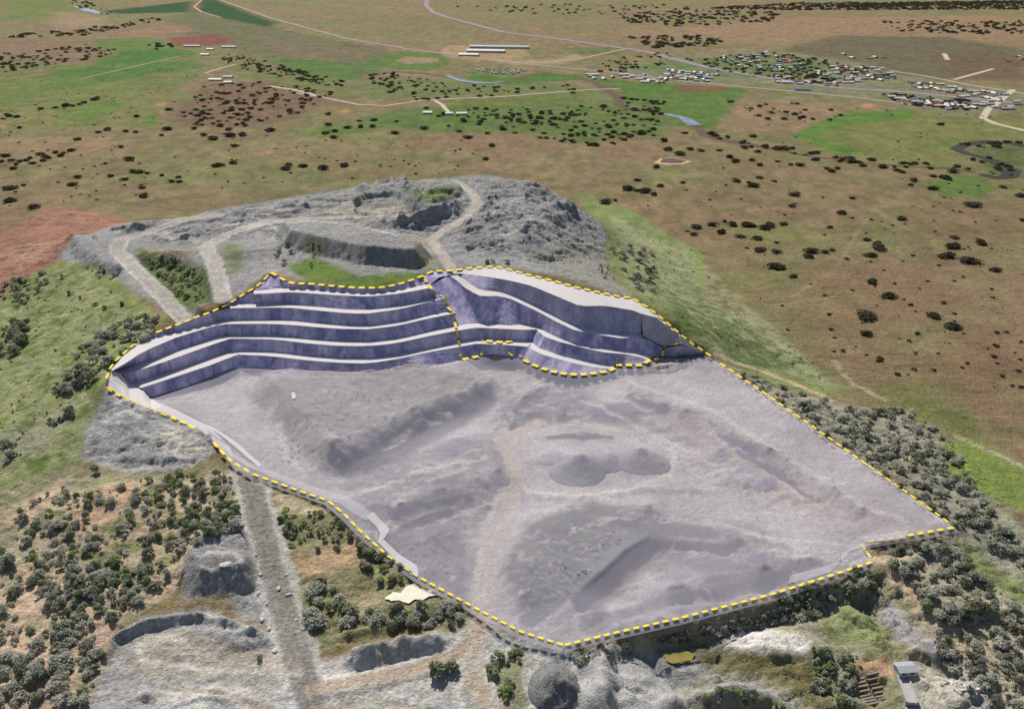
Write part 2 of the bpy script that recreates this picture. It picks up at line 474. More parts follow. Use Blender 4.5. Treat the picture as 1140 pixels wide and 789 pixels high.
plateau([(655, 455), (700, 450), (716, 462), (690, 470), (660, 466)], 2.5, 5, 0.4, 48)

# roughness of the ground
rough = np.full(GX.shape, 0.25)


def add_rough(px, amp, soft=15):
    P = hits(H0, px)
    m = box_of(P, soft * 2)
    d, _ = seg_dist(GX[m], GY[m], P, True)
    d = np.where(inside(GX[m], GY[m], P), 0, d)
    rough[m] = np.maximum(rough[m], amp * sstep(1 - d / soft))


add_rough([(525, 245), (550, 212), (600, 212), (640, 240), (600, 262), (560, 280), (520, 275)], 2.1)
add_rough([(420, 215), (500, 200), (560, 205), (640, 230), (668, 285), (600, 292), (520, 262), (380, 250)], 1.3)
add_rough([(130, 255), (340, 222), (420, 205), (420, 250), (300, 262), (200, 270)], 1.2)
add_rough([(120, 440), (240, 490), (220, 525), (100, 510)], 1.1, 8)
add_rough([(320, 430), (520, 420), (545, 440), (420, 500), (380, 520)], 0.9)
add_rough([(380, 520), (520, 500), (560, 560), (480, 600), (420, 590)], 1.0)
add_rough([(640, 560), (760, 580), (900, 620), (880, 660), (640, 700), (600, 640)], 1.0)
add_rough([(700, 430), (860, 500), (980, 580), (940, 600), (780, 520)], 0.9)
add_rough([(560, 430), (640, 430), (640, 470), (560, 480)], 1.2)
add_rough([(100, 700), (160, 685), (310, 705), (360, 789), (100, 789)], 0.4)
add_rough([(360, 740), (530, 690), (640, 720), (700, 760), (700, 789), (360, 789)], 0.35)
add_rough([(205, 600), (285, 600), (290, 690), (205, 680)], 0.7, 6)
add_rough([(300, 545), (400, 590), (520, 680), (350, 720)], 0.7)
add_rough([(640, 720), (972, 628), (1063, 590), (1140, 700), (1140, 789), (640, 789)], 1.3)
add_rough([(800, 404), (930, 450), (1050, 490), (1140, 600), (1140, 690), (1063, 590), (900, 474)], 0.9)
add_rough([(0, 540), (150, 530), (262, 524), (280, 600), (130, 700), (100, 789), (0, 789)], 0.7)
add_rough([(0, 264), (60, 232), (140, 245), (60, 290), (0, 325)], 0.7, 8)
near = (GY > 240) & (GY < 1300)
nz = np.zeros(GX.shape)
nz[near] = (fbm(GX[near], GY[near], 13, 4, 60, 0.6) + 0.5 * (1 - 2 * np.abs(fbm(GX[near], GY[near], 7, 3, 66))))
scarp = np.zeros(GX.shape)
for q_, (wl_, lev) in enumerate(((34, 0.05), (34, 0.3), (19, 0.1), (19, -0.2), (26, -0.25))):
    nn_ = fbm(GX[near], GY[near] * 1.6, wl_, 4, 300 + q_ // 2, 0.55)
    scarp[near] += sstep((nn_ - lev) / 0.05) * (1.0 if wl_ > 20 else 0.6)
H += rough * (nz * 0.8 + (scarp - scarp[near].mean()) * 1.25) * np.clip((1300 - GY) / 300, 0, 1)

for px_, zz_ in (([(428, 667), (462, 648), (490, 662), (455, 674)], 0.0), ([(738, 729), (772, 727), (772, 738), (742, 740)], 0.0)):
    P = hits(H, px_)
    m = box_of(P, 14)
    d, _ = seg_dist(GX[m], GY[m], P, True)
    d = np.where(inside(GX[m], GY[m], P), 0, d)
    k = sstep(1.25 - d / 9.0)
    H[m] = H[m] * (1 - k) + np.median(P[:, 2]) * k
# smooth the haul roads into the relief
ROADS = {
    'haul': ([(352, 800), (340, 760), (326, 715), (308, 650), (296, 605), (284, 560), (274, 528)], 12.0),
    'haul_up': ([(232, 372), (210, 352), (180, 322), (150, 296), (130, 280), (134, 268), (165, 258), (205, 247), (240, 243)], 11.0),
    'spur': ([(250, 334), (244, 312), (236, 288), (230, 276), (262, 258), (300, 246), (380, 240), (440, 238)], 9.5),
    'tip': ([(505, 304), (492, 284), (480, 270), (498, 258), (522, 244), (532, 228), (524, 212), (506, 202)], 9.0),
    'yard': ([(345, 770), (400, 760), (450, 749), (500, 732), (522, 715), (533, 700)], 7.0),
    'pit_road': ([(560, 800), (530, 760), (524, 725), (534, 690), (540, 650), (548, 600), (568, 560), (572, 520), (560, 490), (600, 470)], 10.0),
    'pit_ramp': ([(590, 692), (640, 655), (690, 612), (720, 592), (790, 592)], 10.0),
}
road_w = {}
for key, (px, w) in ROADS.items():
    P = hits(H0, dense(px, 18))
    P[:, 2] = sample(H, P[:, 0], P[:, 1])
    for _ in range(6):
        P[1:-1, 2] = (P[:-2, 2] + P[1:-1, 2] * 2 + P[2:, 2]) / 4
    road_w[key] = P
    m = box_of(P, w * 1.5)
    d, par = seg_dist(GX[m], GY[m], P)
    i = np.clip(par.astype(int), 0, len(P) - 2)
    zr = P[i, 2] + (P[i + 1, 2] - P[i, 2]) * (par - i)
    k = sstep((w * 1.15 - d) / (w * 0.6))
    H[m] = H[m] * (1 - k) + (zr + 0.12 * fbm(GX[m], GY[m], 3, 2, 9)) * k

# carve the benches: the sheet runs two metres under the built faces
CARVE = np.full(GX.shape, 1e9)
for side in STRIPS:
    for kind, A, Bm in STRIPS[side]:
        for k in range(len(A) - 1):
            for tri in ((A[k], Bm[k], Bm[k + 1]), (A[k], Bm[k + 1], A[k + 1])):
                T = np.array(tri)
                det = (T[1, 1] - T[2, 1]) * (T[0, 0] - T[2, 0]) + (T[2, 0] - T[1, 0]) * (T[0, 1] - T[2, 1])
                if abs(det) < 1e-6:
                    continue
                j0, j1 = np.searchsorted(V, [T[:, 1].min() - 0.1, T[:, 1].max() + 0.1])
                i0, i1 = np.searchsorted(U, [T[:, 0].min() - 0.1, T[:, 0].max() + 0.1])
                if j1 <= j0 or i1 <= i0:
                    continue
                X, Y = GX[j0:j1, i0:i1], GY[j0:j1, i0:i1]
                a = ((T[1, 1] - T[2, 1]) * (X - T[2, 0]) + (T[2, 0] - T[1, 0]) * (Y - T[2, 1])) / det
                b = ((T[2, 1] - T[0, 1]) * (X - T[2, 0]) + (T[0, 0] - T[2, 0]) * (Y - T[2, 1])) / det
                c = 1 - a - b
                m = (a > -0.02) & (b > -0.02) & (c > -0.02)
                z = a * T[0, 2] + b * T[1, 2] + c * T[2, 2] - 2.0
                CARVE[j0:j1, i0:i1] = np.where(m, np.minimum(z, CARVE[j0:j1, i0:i1]), CARVE[j0:j1, i0:i1])

bench_poly = np.concatenate([polyline3(CREST_L + CREST_R[1:18]), polyline3(wz(TOE3[::-1] + TOER[::-1] + TOE[::-1], Z_TOE))])
zone = np.zeros(GX.shape, bool)
mz = box_of(bench_poly, 3)
zone[mz] = inside(GX[mz], GY[mz], bench_poly)
for _ in range(8):          # close the slivers between neighbouring strips
    ok = CARVE < 1e8
    low = np.full(H.shape, 1e9)
    for dj in (-1, 0, 1):
        for di in (-1, 0, 1):
            low = np.minimum(low, np.roll(np.roll(CARVE, dj, 0), di, 1))
    CARVE = np.where(~ok & zone, low, CARVE)
low = CARVE.copy()           # step the hidden sheet back behind the steep faces
for dj in (-1, 0, 1):
    for di in (-1, 0, 1):
        low = np.minimum(low, np.roll(np.roll(CARVE, dj, 0), di, 1))
H = np.where(CARVE < 1e8, low, H)
# the floor stays under the foot of the right-hand benches
EAST_FOOT = polyline3([(683, 411.5, 20.2), (700, 407.5, 20.6), (714, 407, 20.6), (724, 401, 21.6), (739, 397.5, 20.8), (760, 396.6, 22), (783, 394.8, 26.8), (800, 403.6, 26.0)])
m = box_of(EAST_FOOT, 30)
d, par = seg_dist(GX[m], GY[m], EAST_FOOT)
i = np.clip(par.astype(int), 0, len(EAST_FOOT) - 2)
fr = (par - i)
zf_ = EAST_FOOT[i, 2] + (EAST_FOOT[i + 1, 2] - EAST_FOOT[i, 2]) * fr
yf_ = EAST_FOOT[i, 1] + (EAST_FOOT[i + 1, 1] - EAST_FOOT[i, 1]) * fr
H[m] = np.where((GY[m] < yf_ + 0.5) & (d < 28), np.minimum(H[m], zf_ - 2.0 + 0.12 * d), H[m])

# ------------------------------------------------------------------ the ground sheet: cover colours
CG = np.zeros(GX.shape + (3,))
n1 = fbm(GX, GY, 260, 5, 80, 0.6)
n2 = fbm(GX, GY * 0.6, 60, 4, 90, 0.6)
n3 = fbm(GX, GY, 14, 3, 95)
brown, olive = np.array(S(147, 123, 99)), np.array(S(131, 126, 88))
t = sstep(0.5 + 0.8 * n1 + 0.45 * n2)[..., None]
CG[:] = brown * (1 - t) + olive * t
CG *= (1 + 0.17 * n2 + 0.14 * n3)[..., None]


def paint(px, col, soft=12, amt=1.0, wob=0.6, wl=25, seed=1, var=0.12, grid=None, patch=0.0):
    """lay one ground cover (soil, grass, gravel) over an area"""
    P = hits(H if grid is None else grid, px)[:, :2]
    m = box_of(P, soft * 2.5)
    if not m.any():
        return
    X, Y = GX[m], GY[m]
    d, _ = seg_dist(X, Y, P, True)
    d = np.where(inside(X, Y, P), -d, d)
    d = d + wob * soft * fbm(X, Y, wl, 4, seed)
    k = sstep(0.5 - d / (2 * soft)) * amt
    if patch:
        k = k * sstep(0.5 + (1 - patch) + 1.6 * fbm(X, Y, wl * 0.7, 4, seed + 50))
    c = np.array(col) * (1 + var * fbm(X, Y, wl * 0.6, 4, seed + 9))[:, None]
    CG[m] = CG[m] * (1 - k[:, None]) + c * k[:, None]


def paint_line(px, col, w, soft=3, amt=1.0, wob=0.3, seed=1, var=0.1, world_pts=None):
    P = hits(H, dense(px, 22))[:, :2] if world_pts is None else world_pts[:, :2]
    m = box_of(P, w + soft * 3)
    if not m.any():
        return
    X, Y = GX[m], GY[m]
    d, _ = seg_dist(X, Y, P)
    d = d + wob * soft * 2 * fbm(X, Y, max(6, w), 3, seed)
    k = sstep((w - d) / soft + 0.5) * amt
    c = np.array(col) * (1 + var * fbm(X, Y, 9, 4, seed + 9))[:, None]
    CG[m] = CG[m] * (1 - k[:, None]) + c * k[:, None]


# far country
green, dgreen, fgrass = S(104, 126, 66), S(54, 86, 50), S(122, 126, 80)
paint([(0, 0), (78, 0), (88, 13), (60, 20), (0, 24)], S(118, 128, 72), 60, 0.9, 1, 200, 1)
paint([(60, 14), (100, 17), (132, 29), (60, 34)], S(164, 138, 114), 60, 0.9, 0.8, 200, 2)
paint([(112, 13), (215, 1), (214, 14), (135, 16)], dgreen, 40, 1, 0.4, 200, 3)
paint([(222, 0), (240, 0), (308, 26), (296, 31), (250, 22), (220, 12)], dgreen, 40, 1, 0.4, 200, 4)
paint([(190, 19), (215, 14), (290, 29), (420, 53), (442, 60), (405, 84), (380, 90), (270, 62), (255, 50), (190, 36)], S(116, 112, 84), 30, 0.95, 0.5, 150, 5)
paint([(280, 40), (360, 48), (420, 60), (380, 72), (300, 60)], S(132, 114, 94), 40, 0.6, 0.8, 120, 6)
paint([(130, 36), (200, 28), (216, 35), (150, 41)], S(160, 124, 106), 30, 0.9, 0.6, 100, 7)
paint([(95, 45), (165, 42), (212, 55), (216, 63), (150, 76), (100, 92), (50, 98), (0, 122), (0, 102), (60, 86), (130, 66), (95, 55)], green, 25, 0.9, 1.0, 90, 8)
paint([(110, 58), (190, 56), (205, 62), (130, 76), (90, 88)], S(78, 120, 56), 25, 0.8, 1.0, 90, 9)
paint([(0, 44), (90, 45), (130, 60), (60, 76), (0, 84)], S(142, 118, 96), 40, 0.9, 0.8, 90, 10)
paint([(0, 120), (90, 112), (175, 120), (172, 142), (60, 145), (0, 140)], S(134, 130, 84), 25, 0.8, 0.8, 80, 11)
paint([(160, 130), (172, 122), (176, 140), (160, 142)], green, 8, 0.9, 0.5, 40, 12)
paint([(187, 43), (240, 38), (262, 45), (242, 51), (195, 51)], S(140, 88, 78), 14, 1, 0.3, 80, 13)
paint([(230, 94), (300, 90), (382, 104), (335, 130), (270, 143), (208, 141), (188, 130)], S(130, 104, 86), 25, 0.9, 0.8, 60, 14)
paint([(300, 64), (400, 71), (430, 60), (455, 63), (420, 81), (385, 91), (330, 83)], S(96, 122, 66), 20, 0.9, 0.6, 80, 15)
paint([(428, 69), (445, 58), (492, 60), (502, 72), (476, 79), (434, 77)], green, 14, 1, 0.3, 80, 16)
paint([(439, 68), (452, 63.5), (488, 65), (490, 69.5), (455, 71.5)], S(164, 138, 112), 10, 1, 0.3, 80, 17)
paint([(380, 94), (430, 88), (520, 90), (640, 95), (700, 105), (762, 128), (740, 152), (640, 162), (560, 152), (430, 142), (400, 132), (460, 122), (560, 112), (560, 106), (400, 112)], S(116, 126, 80), 25, 0.85, 0.8, 60, 18)
paint([(500, 112), (600, 108), (645, 104), (650, 112), (560, 121), (500, 120)], S(112, 122, 66), 12, 0.8, 0.5, 60, 19)
paint([(395, 128), (450, 128), (540, 122), (560, 132), (480, 148), (420, 138)], S(100, 124, 66), 18, 0.8, 0.9, 50, 20)
paint([(330, 151), (360, 139), (420, 134), (446, 139), (380, 152)], S(104, 126, 66), 16, 0.8, 0.9, 50, 21)
paint([(525, 80), (560, 86), (610, 82), (650, 84), (640, 90), (560, 94), (520, 88)], S(84, 122, 56), 12, 0.9, 0.5, 60, 22)
paint([(690, 94), (760, 95), (835, 99), (824, 110), (800, 141), (780, 149), (742, 124), (690, 112)], S(100, 124, 64), 16, 0.95, 0.4, 70, 23)
paint([(745, 96), (806, 96), (812, 101), (758, 103)], S(132, 96, 78), 10, 0.9, 0.4, 50, 24)
paint([(824, 110), (902, 114), (945, 124), (890, 150), (800, 143)], S(154, 128, 104), 12, 0.9, 0.4, 60, 25)
paint([(885, 151), (945, 124), (1020, 121), (1140, 132), (1140, 166), (1092, 158), (1062, 163), (1082, 190), (1000, 185), (930, 172)], S(130, 130, 82), 16, 0.95, 0.4, 60, 26)
paint([(882, 151), (930, 128), (1015, 122), (1022, 132), (950, 138), (908, 152), (962, 170), (938, 173)], S(98, 130, 62), 14, 0.9, 0.4, 50, 27)
paint([(1030, 160), (1068, 156), (1068, 164), (1040, 165)], green, 12, 0.8, 0.4, 50, 28)
paint([(1085, 165), (1140, 160), (1140, 200), (1100, 192)], S(94, 108, 68), 10, 0.8, 0.4, 50, 29)
paint([(1028, 205), (1060, 194), (1098, 200), (1112, 212), (1080, 219), (1040, 216)], green, 12, 0.9, 0.6, 40, 30)
paint([(700, 36), (860, 20), (1140, 17), (1140, 46), (950, 40), (850, 52)], S(158, 128, 104), 60, 0.9, 0.8, 200, 31)
paint([(868, 56), (930, 40), (1060, 42), (1140, 56), (1140, 86), (1050, 89), (960, 79)], S(116, 106, 84), 30, 0.95, 0.5, 150, 32)
paint([(1040, 60), (1100, 58), (1140, 70), (1140, 92), (1060, 88)], S(118, 94, 76), 40, 0.6, 0.8, 120, 33)
paint([(680, 76), (760, 62), (860, 55), (960, 70), (1000, 84), (1140, 104), (1140, 127), (1060, 127), (980, 115), (860, 98), (740, 92)], S(136, 132, 104), 25, 0.9, 0.8, 60, 34)
paint([(490, 58), (500, 50), (580, 55), (592, 62), (560, 70), (500, 64)], S(176, 146, 118), 14, 0.9, 0.4, 50, 35)
paint([(560, 68), (620, 66), (640, 60), (650, 64), (620, 72), (570, 72)], S(176, 150, 124), 14, 0.8, 0.6, 50, 36)
paint([(840, 108), (905, 111), (930, 118), (880, 116)], S(150, 132, 104), 8, 0.7, 0.4, 40, 37)
for (x, y, rx, ry) in [(180, 116, 8, 2.5), (385, 124, 9, 2.5), (2, 141, 6, 2), (297, 170, 10, 2), (85, 93, 10, 3), (965, 118, 14, 3)]:
    paint([(x - rx, y), (x, y - ry), (x + rx, y), (x, y + ry)], S(190, 142, 100) if y > 100 else S(120, 92, 72), 6, 0.9, 0.4, 20, 38 + int(x))
paint([(0, 62), (80, 72), (160, 70), (230, 82), (200, 96), (100, 104), (0, 112)], S(112, 126, 70), 30, 0.75, 1.0, 90, 140, patch=0.35)
paint([(60, 78), (150, 72), (220, 66), (226, 74), (120, 92), (40, 104)], S(84, 122, 58), 22, 0.8, 1.0, 70, 141, patch=0.3)
paint([(0, 84), (120, 88), (200, 100), (230, 110), (150, 118), (0, 124)], S(118, 130, 74), 24, 0.7, 1.0, 70, 142, patch=0.4)
paint([(60, 130), (110, 112), (140, 116), (100, 140)], S(108, 132, 68), 18, 0.8, 1.0, 50, 143, patch=0.3)
paint([(250, 74), (290, 74), (380, 92), (400, 110), (330, 100), (270, 86)], S(116, 124, 76), 18, 0.7, 0.8, 60, 144)
paint([(430, 120), (640, 116), (740, 126), (736, 156), (640, 160), (540, 148), (430, 140)], S(96, 118, 62), 16, 0.7, 1.0, 40, 145, patch=0.5)
paint([(640, 84), (700, 90), (760, 94), (740, 104), (690, 100)], S(92, 122, 60), 14, 0.8, 0.8, 50, 146)
paint([(690, 76), (760, 66), (860, 60), (940, 74), (860, 86), (760, 86)], S(104, 122, 74), 20, 0.7, 1.0, 50, 147, patch=0.4)
paint([(630, 54), (700, 52), (690, 62), (640, 60)], S(104, 118, 72), 20, 0.8, 1.0, 50, 148)
paint([(740, 118), (790, 130), (772, 146), (748, 140)], S(100, 124, 62), 10, 0.7, 0.8, 30, 149)
# plain tints
for (x, y, rx, ry, c, a) in [(60, 165, 90, 14, S(160, 132, 106), .7), (330, 170, 120, 18, S(152, 130, 102), .5), (560, 158, 90, 12, S(148, 120, 98), .8), (700, 160, 50, 8, S(146, 118, 98), .8),
                             (450, 180, 60, 8, S(132, 132, 88), .6), (820, 330, 60, 30, S(128, 128, 84), .5), (960, 330, 120, 40, S(138, 114, 90), .7), (1060, 250, 70, 30, S(142, 116, 94), .7),
                             (1100, 400, 60, 40, S(134, 108, 86), .8), (1000, 440, 70, 18, S(110, 116, 72), .7), (860, 260, 40, 20, S(122, 126, 80), .6), (750, 230, 40, 12, S(152, 126, 98), .6),
                             (250, 190, 120, 14, S(136, 132, 92), .6), (1040, 470, 50, 12, S(104, 122, 66), .7), (940, 225, 60, 18, S(146, 122, 98), .6)]:
    paint([(x - rx, y), (x - rx * .6, y - ry * .7), (x, y - ry), (x + rx * .6, y - ry * .7), (x + rx, y), (x + rx * .5, y + ry * .8), (x, y + ry), (x - rx * .5, y + ry * .8)], c, 30, a, 1.2, 60, int(x))

# hill and quarry
gravel, pale, tan, sand, clay = S(158, 156, 154), S(200, 196, 190), S(178, 168, 156), S(206, 174, 146), S(214, 206, 194)
red = S(170, 126, 108)
hillg = S(138, 146, 92)
paint([(0, 262), (38, 240), (62, 229), (140, 243), (150, 252), (112, 263), (80, 276), (66, 292), (30, 316), (0, 330), (-60, 340), (-60, 280)], red, 6, 1, 0.5, 25, 60, 0.14)
paint([(0, 278), (40, 270), (70, 268), (40, 290), (0, 300)], S(190, 152, 132), 8, 0.6, 0.8, 18, 61)
paint([(-80, 345), (0, 330), (60, 292), (82, 284), (130, 300), (182, 355), (148, 386), (122, 428), (104, 470), (82, 520), (0, 548), (-120, 600), (-160, 420)], hillg, 7, 1, 0.6, 22, 62, 0.3)
paint([(0, 335), (80, 290), (175, 355), (110, 440), (80, 515), (0, 540)], S(104, 122, 62), 6, 0.8, 1.0, 11, 162, 0.3, patch=0.6)
paint([(0, 335), (80, 290), (175, 355), (110, 440), (80, 515), (0, 540)], S(172, 170, 132), 6, 0.7, 1.0, 9, 163, 0.3, patch=0.75)
paint([(0, 480), (60, 455), (90, 440), (60, 500), (0, 520)], S(172, 164, 146), 9, 0.6, 1.0, 20, 63, patch=0.55)
paint([(640, 212), (700, 234), (762, 270), (783, 285), (783, 329), (762, 336), (800, 346), (880, 386), (942, 432), (920, 442), (850, 424), (800, 402), (757, 370), (702, 328), (672, 290), (674, 262), (656, 238)], S(138, 146, 98), 7, 1, 0.5, 24, 64, 0.16)
paint([(760, 345), (850, 385), (920, 430), (860, 420), (790, 388), (740, 350)], S(118, 134, 76), 8, 0.8, 0.6, 16, 65, 0.35)
paint([(680, 240), (780, 290), (900, 400), (930, 430), (800, 395), (700, 320)], S(168, 166, 132), 6, 0.7, 1.0, 10, 165, 0.3, patch=0.65)
paint([(700, 300), (790, 340), (900, 405), (850, 415), (760, 360)], S(92, 108, 62), 6, 0.7, 1.0, 9, 166, 0.3, patch=0.7)
paint([(772, 280), (783, 284), (783, 329), (774, 322)], S(146, 164, 96), 3, 0.7, 0.2, 20, 66)
paint([(62, 288), (80, 266), (150, 247), (250, 231), (340, 217), (430, 199), (540, 194), (602, 206), (652, 236), (674, 262), (672, 294), (705, 334), (552, 296), (480, 300), (400, 319), (302, 303), (200, 360), (150, 325), (118, 300)], gravel, 5, 1, 0.6, 18, 67, 0.1)
paint([(400, 218), (450, 226), (460, 240), (400, 244), (350, 238)], S(190, 180, 168), 8, 0.7, 0.7, 14, 68)
paint([(460, 215), (495, 206), (512, 212), (480, 226), (462, 224)], S(132, 146, 88), 5, 0.85, 0.6, 10, 69)
paint([(150, 276), (190, 278), (232, 300), (238, 338), (208, 346), (176, 322)], S(112, 124, 72), 5, 0.9, 0.5, 14, 70, 0.25)
paint([(160, 274), (220, 276), (222, 283), (165, 284)], S(176, 160, 138), 4, 0.8, 0.5, 14, 71)
paint([(246, 270), (268, 272), (272, 296), (256, 310)], S(134, 138, 100), 6, 0.8, 0.6, 14, 72)
paint([(318, 296), (350, 286), (400, 308), (472, 303), (470, 309), (420, 320), (340, 314)], S(112, 134, 66), 5, 0.95, 0.5, 14, 73, 0.2)
paint([(345, 262), (372, 268), (350, 286), (332, 276)], S(118, 122, 84), 6, 0.6, 0.8, 10, 74)
paint([(300, 300), (322, 314), (330, 318), (300, 304)], S(190, 166, 146), 4, 0.9, 0.3, 10, 75)
paint([(450, 262), (482, 262), (480, 268), (452, 270)], S(186, 164, 136), 4, 0.8, 0.5, 10, 76)
paint([(462, 275), (490, 282), (482, 302), (470, 300)], S(150, 148, 118), 5, 0.8, 0.6, 10, 77)
paint([(585, 285), (665, 275), (700, 330), (640, 318)], S(150, 148, 134), 6, 0.6, 0.8, 14, 78)
# left spoil flank
paint([(122, 430), (150, 446), (200, 466), (240, 492), (238, 505), (200, 524), (150, 528), (90, 510), (96, 480)], S(168, 166, 164), 3, 1, 0.4, 12, 79, 0.12)
paint([(130, 440), (165, 455), (150, 470), (115, 470)], S(206, 204, 200), 4, 0.8, 0.7, 10, 80)
paint([(185, 470), (236, 492), (230, 506), (196, 508), (170, 490)], S(200, 194, 184), 4, 0.8, 0.6, 10, 81)
# lower left scrub
paint([(-100, 560), (0, 546), (80, 520), (150, 528), (205, 524), (262, 520), (282, 600), (215, 600), (200, 640), (132, 700), (108, 800), (-100, 800)], S(164, 158, 130), 8, 1, 0.5, 18, 82, 0.25)
paint([(12, 560), (150, 536), (262, 524), (270, 590), (205, 640), (135, 690), (28, 660)], S(132, 138, 92), 8, 0.9, 1.0, 20, 182, 0.25, patch=0.5)
paint([(12, 560), (150, 536), (262, 524), (270, 590), (205, 640), (135, 690), (28, 660)], S(208, 184, 160), 6, 0.8, 1.0, 13, 183, 0.2, patch=0.75)
paint([(-50, 620), (60, 600), (120, 660), (140, 690), (110, 800), (-50, 800)], S(188, 176, 152), 10, 0.8, 0.9, 20, 83, 0.2)
paint([(-40, 640), (110, 650), (120, 700), (90, 789), (-40, 789)], S(214, 184, 160), 8, 0.8, 1.2, 16, 84, patch=0.5)
paint([(66, 582), (100, 555), (148, 532), (162, 542), (124, 576), (84, 592)], sand, 5, 0.9, 0.7, 14, 85)
paint([(20, 560), (70, 530), (80, 536), (30, 575), (0, 592), (0, 575)], S(204, 180, 154), 4, 0.8, 0.7, 12, 86)
paint_line([(30, 632), (22, 660), (20, 700), (28, 735), (40, 760)], S(214, 184, 158), 4, 3)
paint_line([(95, 700), (130, 680), (190, 655)], S(208, 178, 156), 3.5, 3, 0.8)
paint([(225, 590), (262, 570), (290, 640), (300, 700), (270, 690), (250, 660), (200, 668), (205, 625)], gravel, 4, 1, 0.5, 12, 87)
paint([(108, 760), (126, 706), (160, 688), (230, 678), (306, 708), (330, 740), (365, 800), (100, 800)], S(176, 173, 170), 4, 1, 0.4, 12, 88)
paint([(145, 752), (140, 725), (165, 702), (215, 704), (240, 722), (335, 726), (340, 760), (200, 756)], S(180, 170, 158), 5, 0.9, 0.5, 12, 89)
paint([(180, 760), (320, 760), (330, 789), (180, 789)], S(212, 206, 198), 6, 0.8, 0.8, 12, 90)
# between the haul road and the pit
paint([(296, 540), (330, 550), (366, 560), (400, 592), (464, 645), (522, 682), (505, 705), (440, 706), (360, 722), (338, 690), (316, 640)], S(152, 146, 112), 4, 1, 0.5, 12, 91, 0.28)
paint([(305, 552), (345, 560), (370, 565), (345, 572), (310, 566)], S(220, 200, 172), 4, 0.9, 0.6, 10, 92)
paint([(305, 580), (318, 612), (345, 616), (400, 600), (420, 620), (360, 640), (330, 640)], S(206, 172, 142), 5, 0.8, 0.8, 10, 93)
paint([(398, 672), (420, 664), (440, 672), (402, 684)], S(206, 188, 156), 4, 0.8, 0.6, 10, 94)
# bottom yards
paint([(352, 735), (390, 724), (505, 704), (530, 686), (580, 705), (640, 722), (690, 740), (730, 770), (730, 800), (350, 800)], S(198, 193, 187), 4, 1, 0.5, 12, 95)
paint([(540, 740), (580, 725), (600, 760), (580, 800), (535, 800)], S(150, 148, 110), 4, 0.8, 0.6, 10, 96)
paint([(600, 720), (680, 735), (700, 760), (650, 789), (600, 789), (585, 760)], S(176, 176, 174), 5, 0.9, 0.5, 10, 97)
# lower right country
paint([(640, 722), (760, 692), (860, 664), (975, 628), (1066, 590), (1150, 640), (1150, 800), (720, 800), (700, 750)], S(150, 146, 116), 5, 1, 0.5, 16, 98, 0.28)
paint([(980, 620), (1066, 592), (1150, 650), (1150, 800), (1060, 789), (1000, 690)], S(196, 184, 164), 6, 0.8, 1.0, 12, 198, 0.2, patch=0.6)
paint([(700, 722), (960, 650), (1000, 700), (960, 789), (760, 789)], S(190, 182, 166), 6, 0.8, 1.0, 11, 199, 0.2, patch=0.7)
paint([(700, 735), (780, 728), (800, 750), (770, 768), (700, 760)], S(176, 174, 172), 5, 0.9, 0.5, 12, 99)
paint([(745, 770), (800, 756), (845, 750), (895, 789), (740, 789)], S(170, 166, 158), 4, 0.9, 0.5, 10, 100)
paint([(808, 702), (850, 696), (900, 712), (904, 724), (850, 728), (806, 726)], S(232, 226, 218), 3, 1, 0.5, 10, 101)
paint([(690, 716), (800, 690), (880, 680), (880, 694), (800, 706), (700, 724)], S(182, 166, 150), 4, 0.7, 0.9, 10, 102)
paint([(760, 726), (880, 728), (930, 745), (925, 789), (880, 780), (840, 752), (790, 742)], S(126, 118, 74), 4, 0.8, 0.6, 10, 103)
paint([(900, 690), (955, 675), (992, 700), (990, 728), (930, 720)], S(142, 152, 96), 5, 0.8, 0.5, 12, 104)
paint([(866, 668), (890, 660), (893, 672), (868, 684)], S(108, 158, 58), 3, 0.95, 0.5, 8, 204)
paint([(950, 735), (985, 730), (1000, 742), (985, 752), (955, 748)], S(204, 166, 136), 3, 0.9, 0.5, 8, 105)
paint([(1010, 735), (1040, 745), (1080, 789), (1005, 800)], S(206, 198, 184), 4, 0.9, 0.6, 10, 106)
paint_line([(990, 680), (1005, 695), (1028, 714), (1050, 735), (1090, 780)], S(178, 174, 172), 5, 3)
paint_line([(965, 612), (985, 632), (1010, 655), (1045, 690), (1090, 725), (1140, 760)], S(206, 182, 158), 3.5, 3, 0.85)
paint_line([(1080, 690), (1110, 712), (1150, 748)], S(206, 190, 168), 4, 3, 0.9)
# right strip
paint([(800, 402), (850, 424), (930, 448), (1000, 460), (1050, 490), (1150, 600), (1150, 690), (1066, 592), (960, 512), (860, 442)], S(166, 162, 144), 7, 0.95, 0.5, 14, 107, 0.25)
paint([(1046, 494), (1082, 489), (1150, 522), (1150, 574), (1094, 550), (1050, 528)], S(134, 150, 80), 6, 0.95, 0.5, 16, 108, 0.15)
paint([(1060, 600), (1090, 610), (1150, 660), (1150, 690), (1100, 650)], S(140, 150, 92), 6, 0.8, 0.7, 14, 109)
paint_line([(800, 396), (840, 410), (880, 425), (915, 440), (925, 446)], S(202, 172, 148), 3.2, 3, 0.9)
paint_line([(930, 402), (938, 415), (950, 428), (985, 445)], S(176, 166, 132), 2.5, 3, 0.8)
paint_line([(1066, 486), (1090, 496), (1115, 508), (1150, 526)], S(182, 174, 150), 3, 3, 0.9)
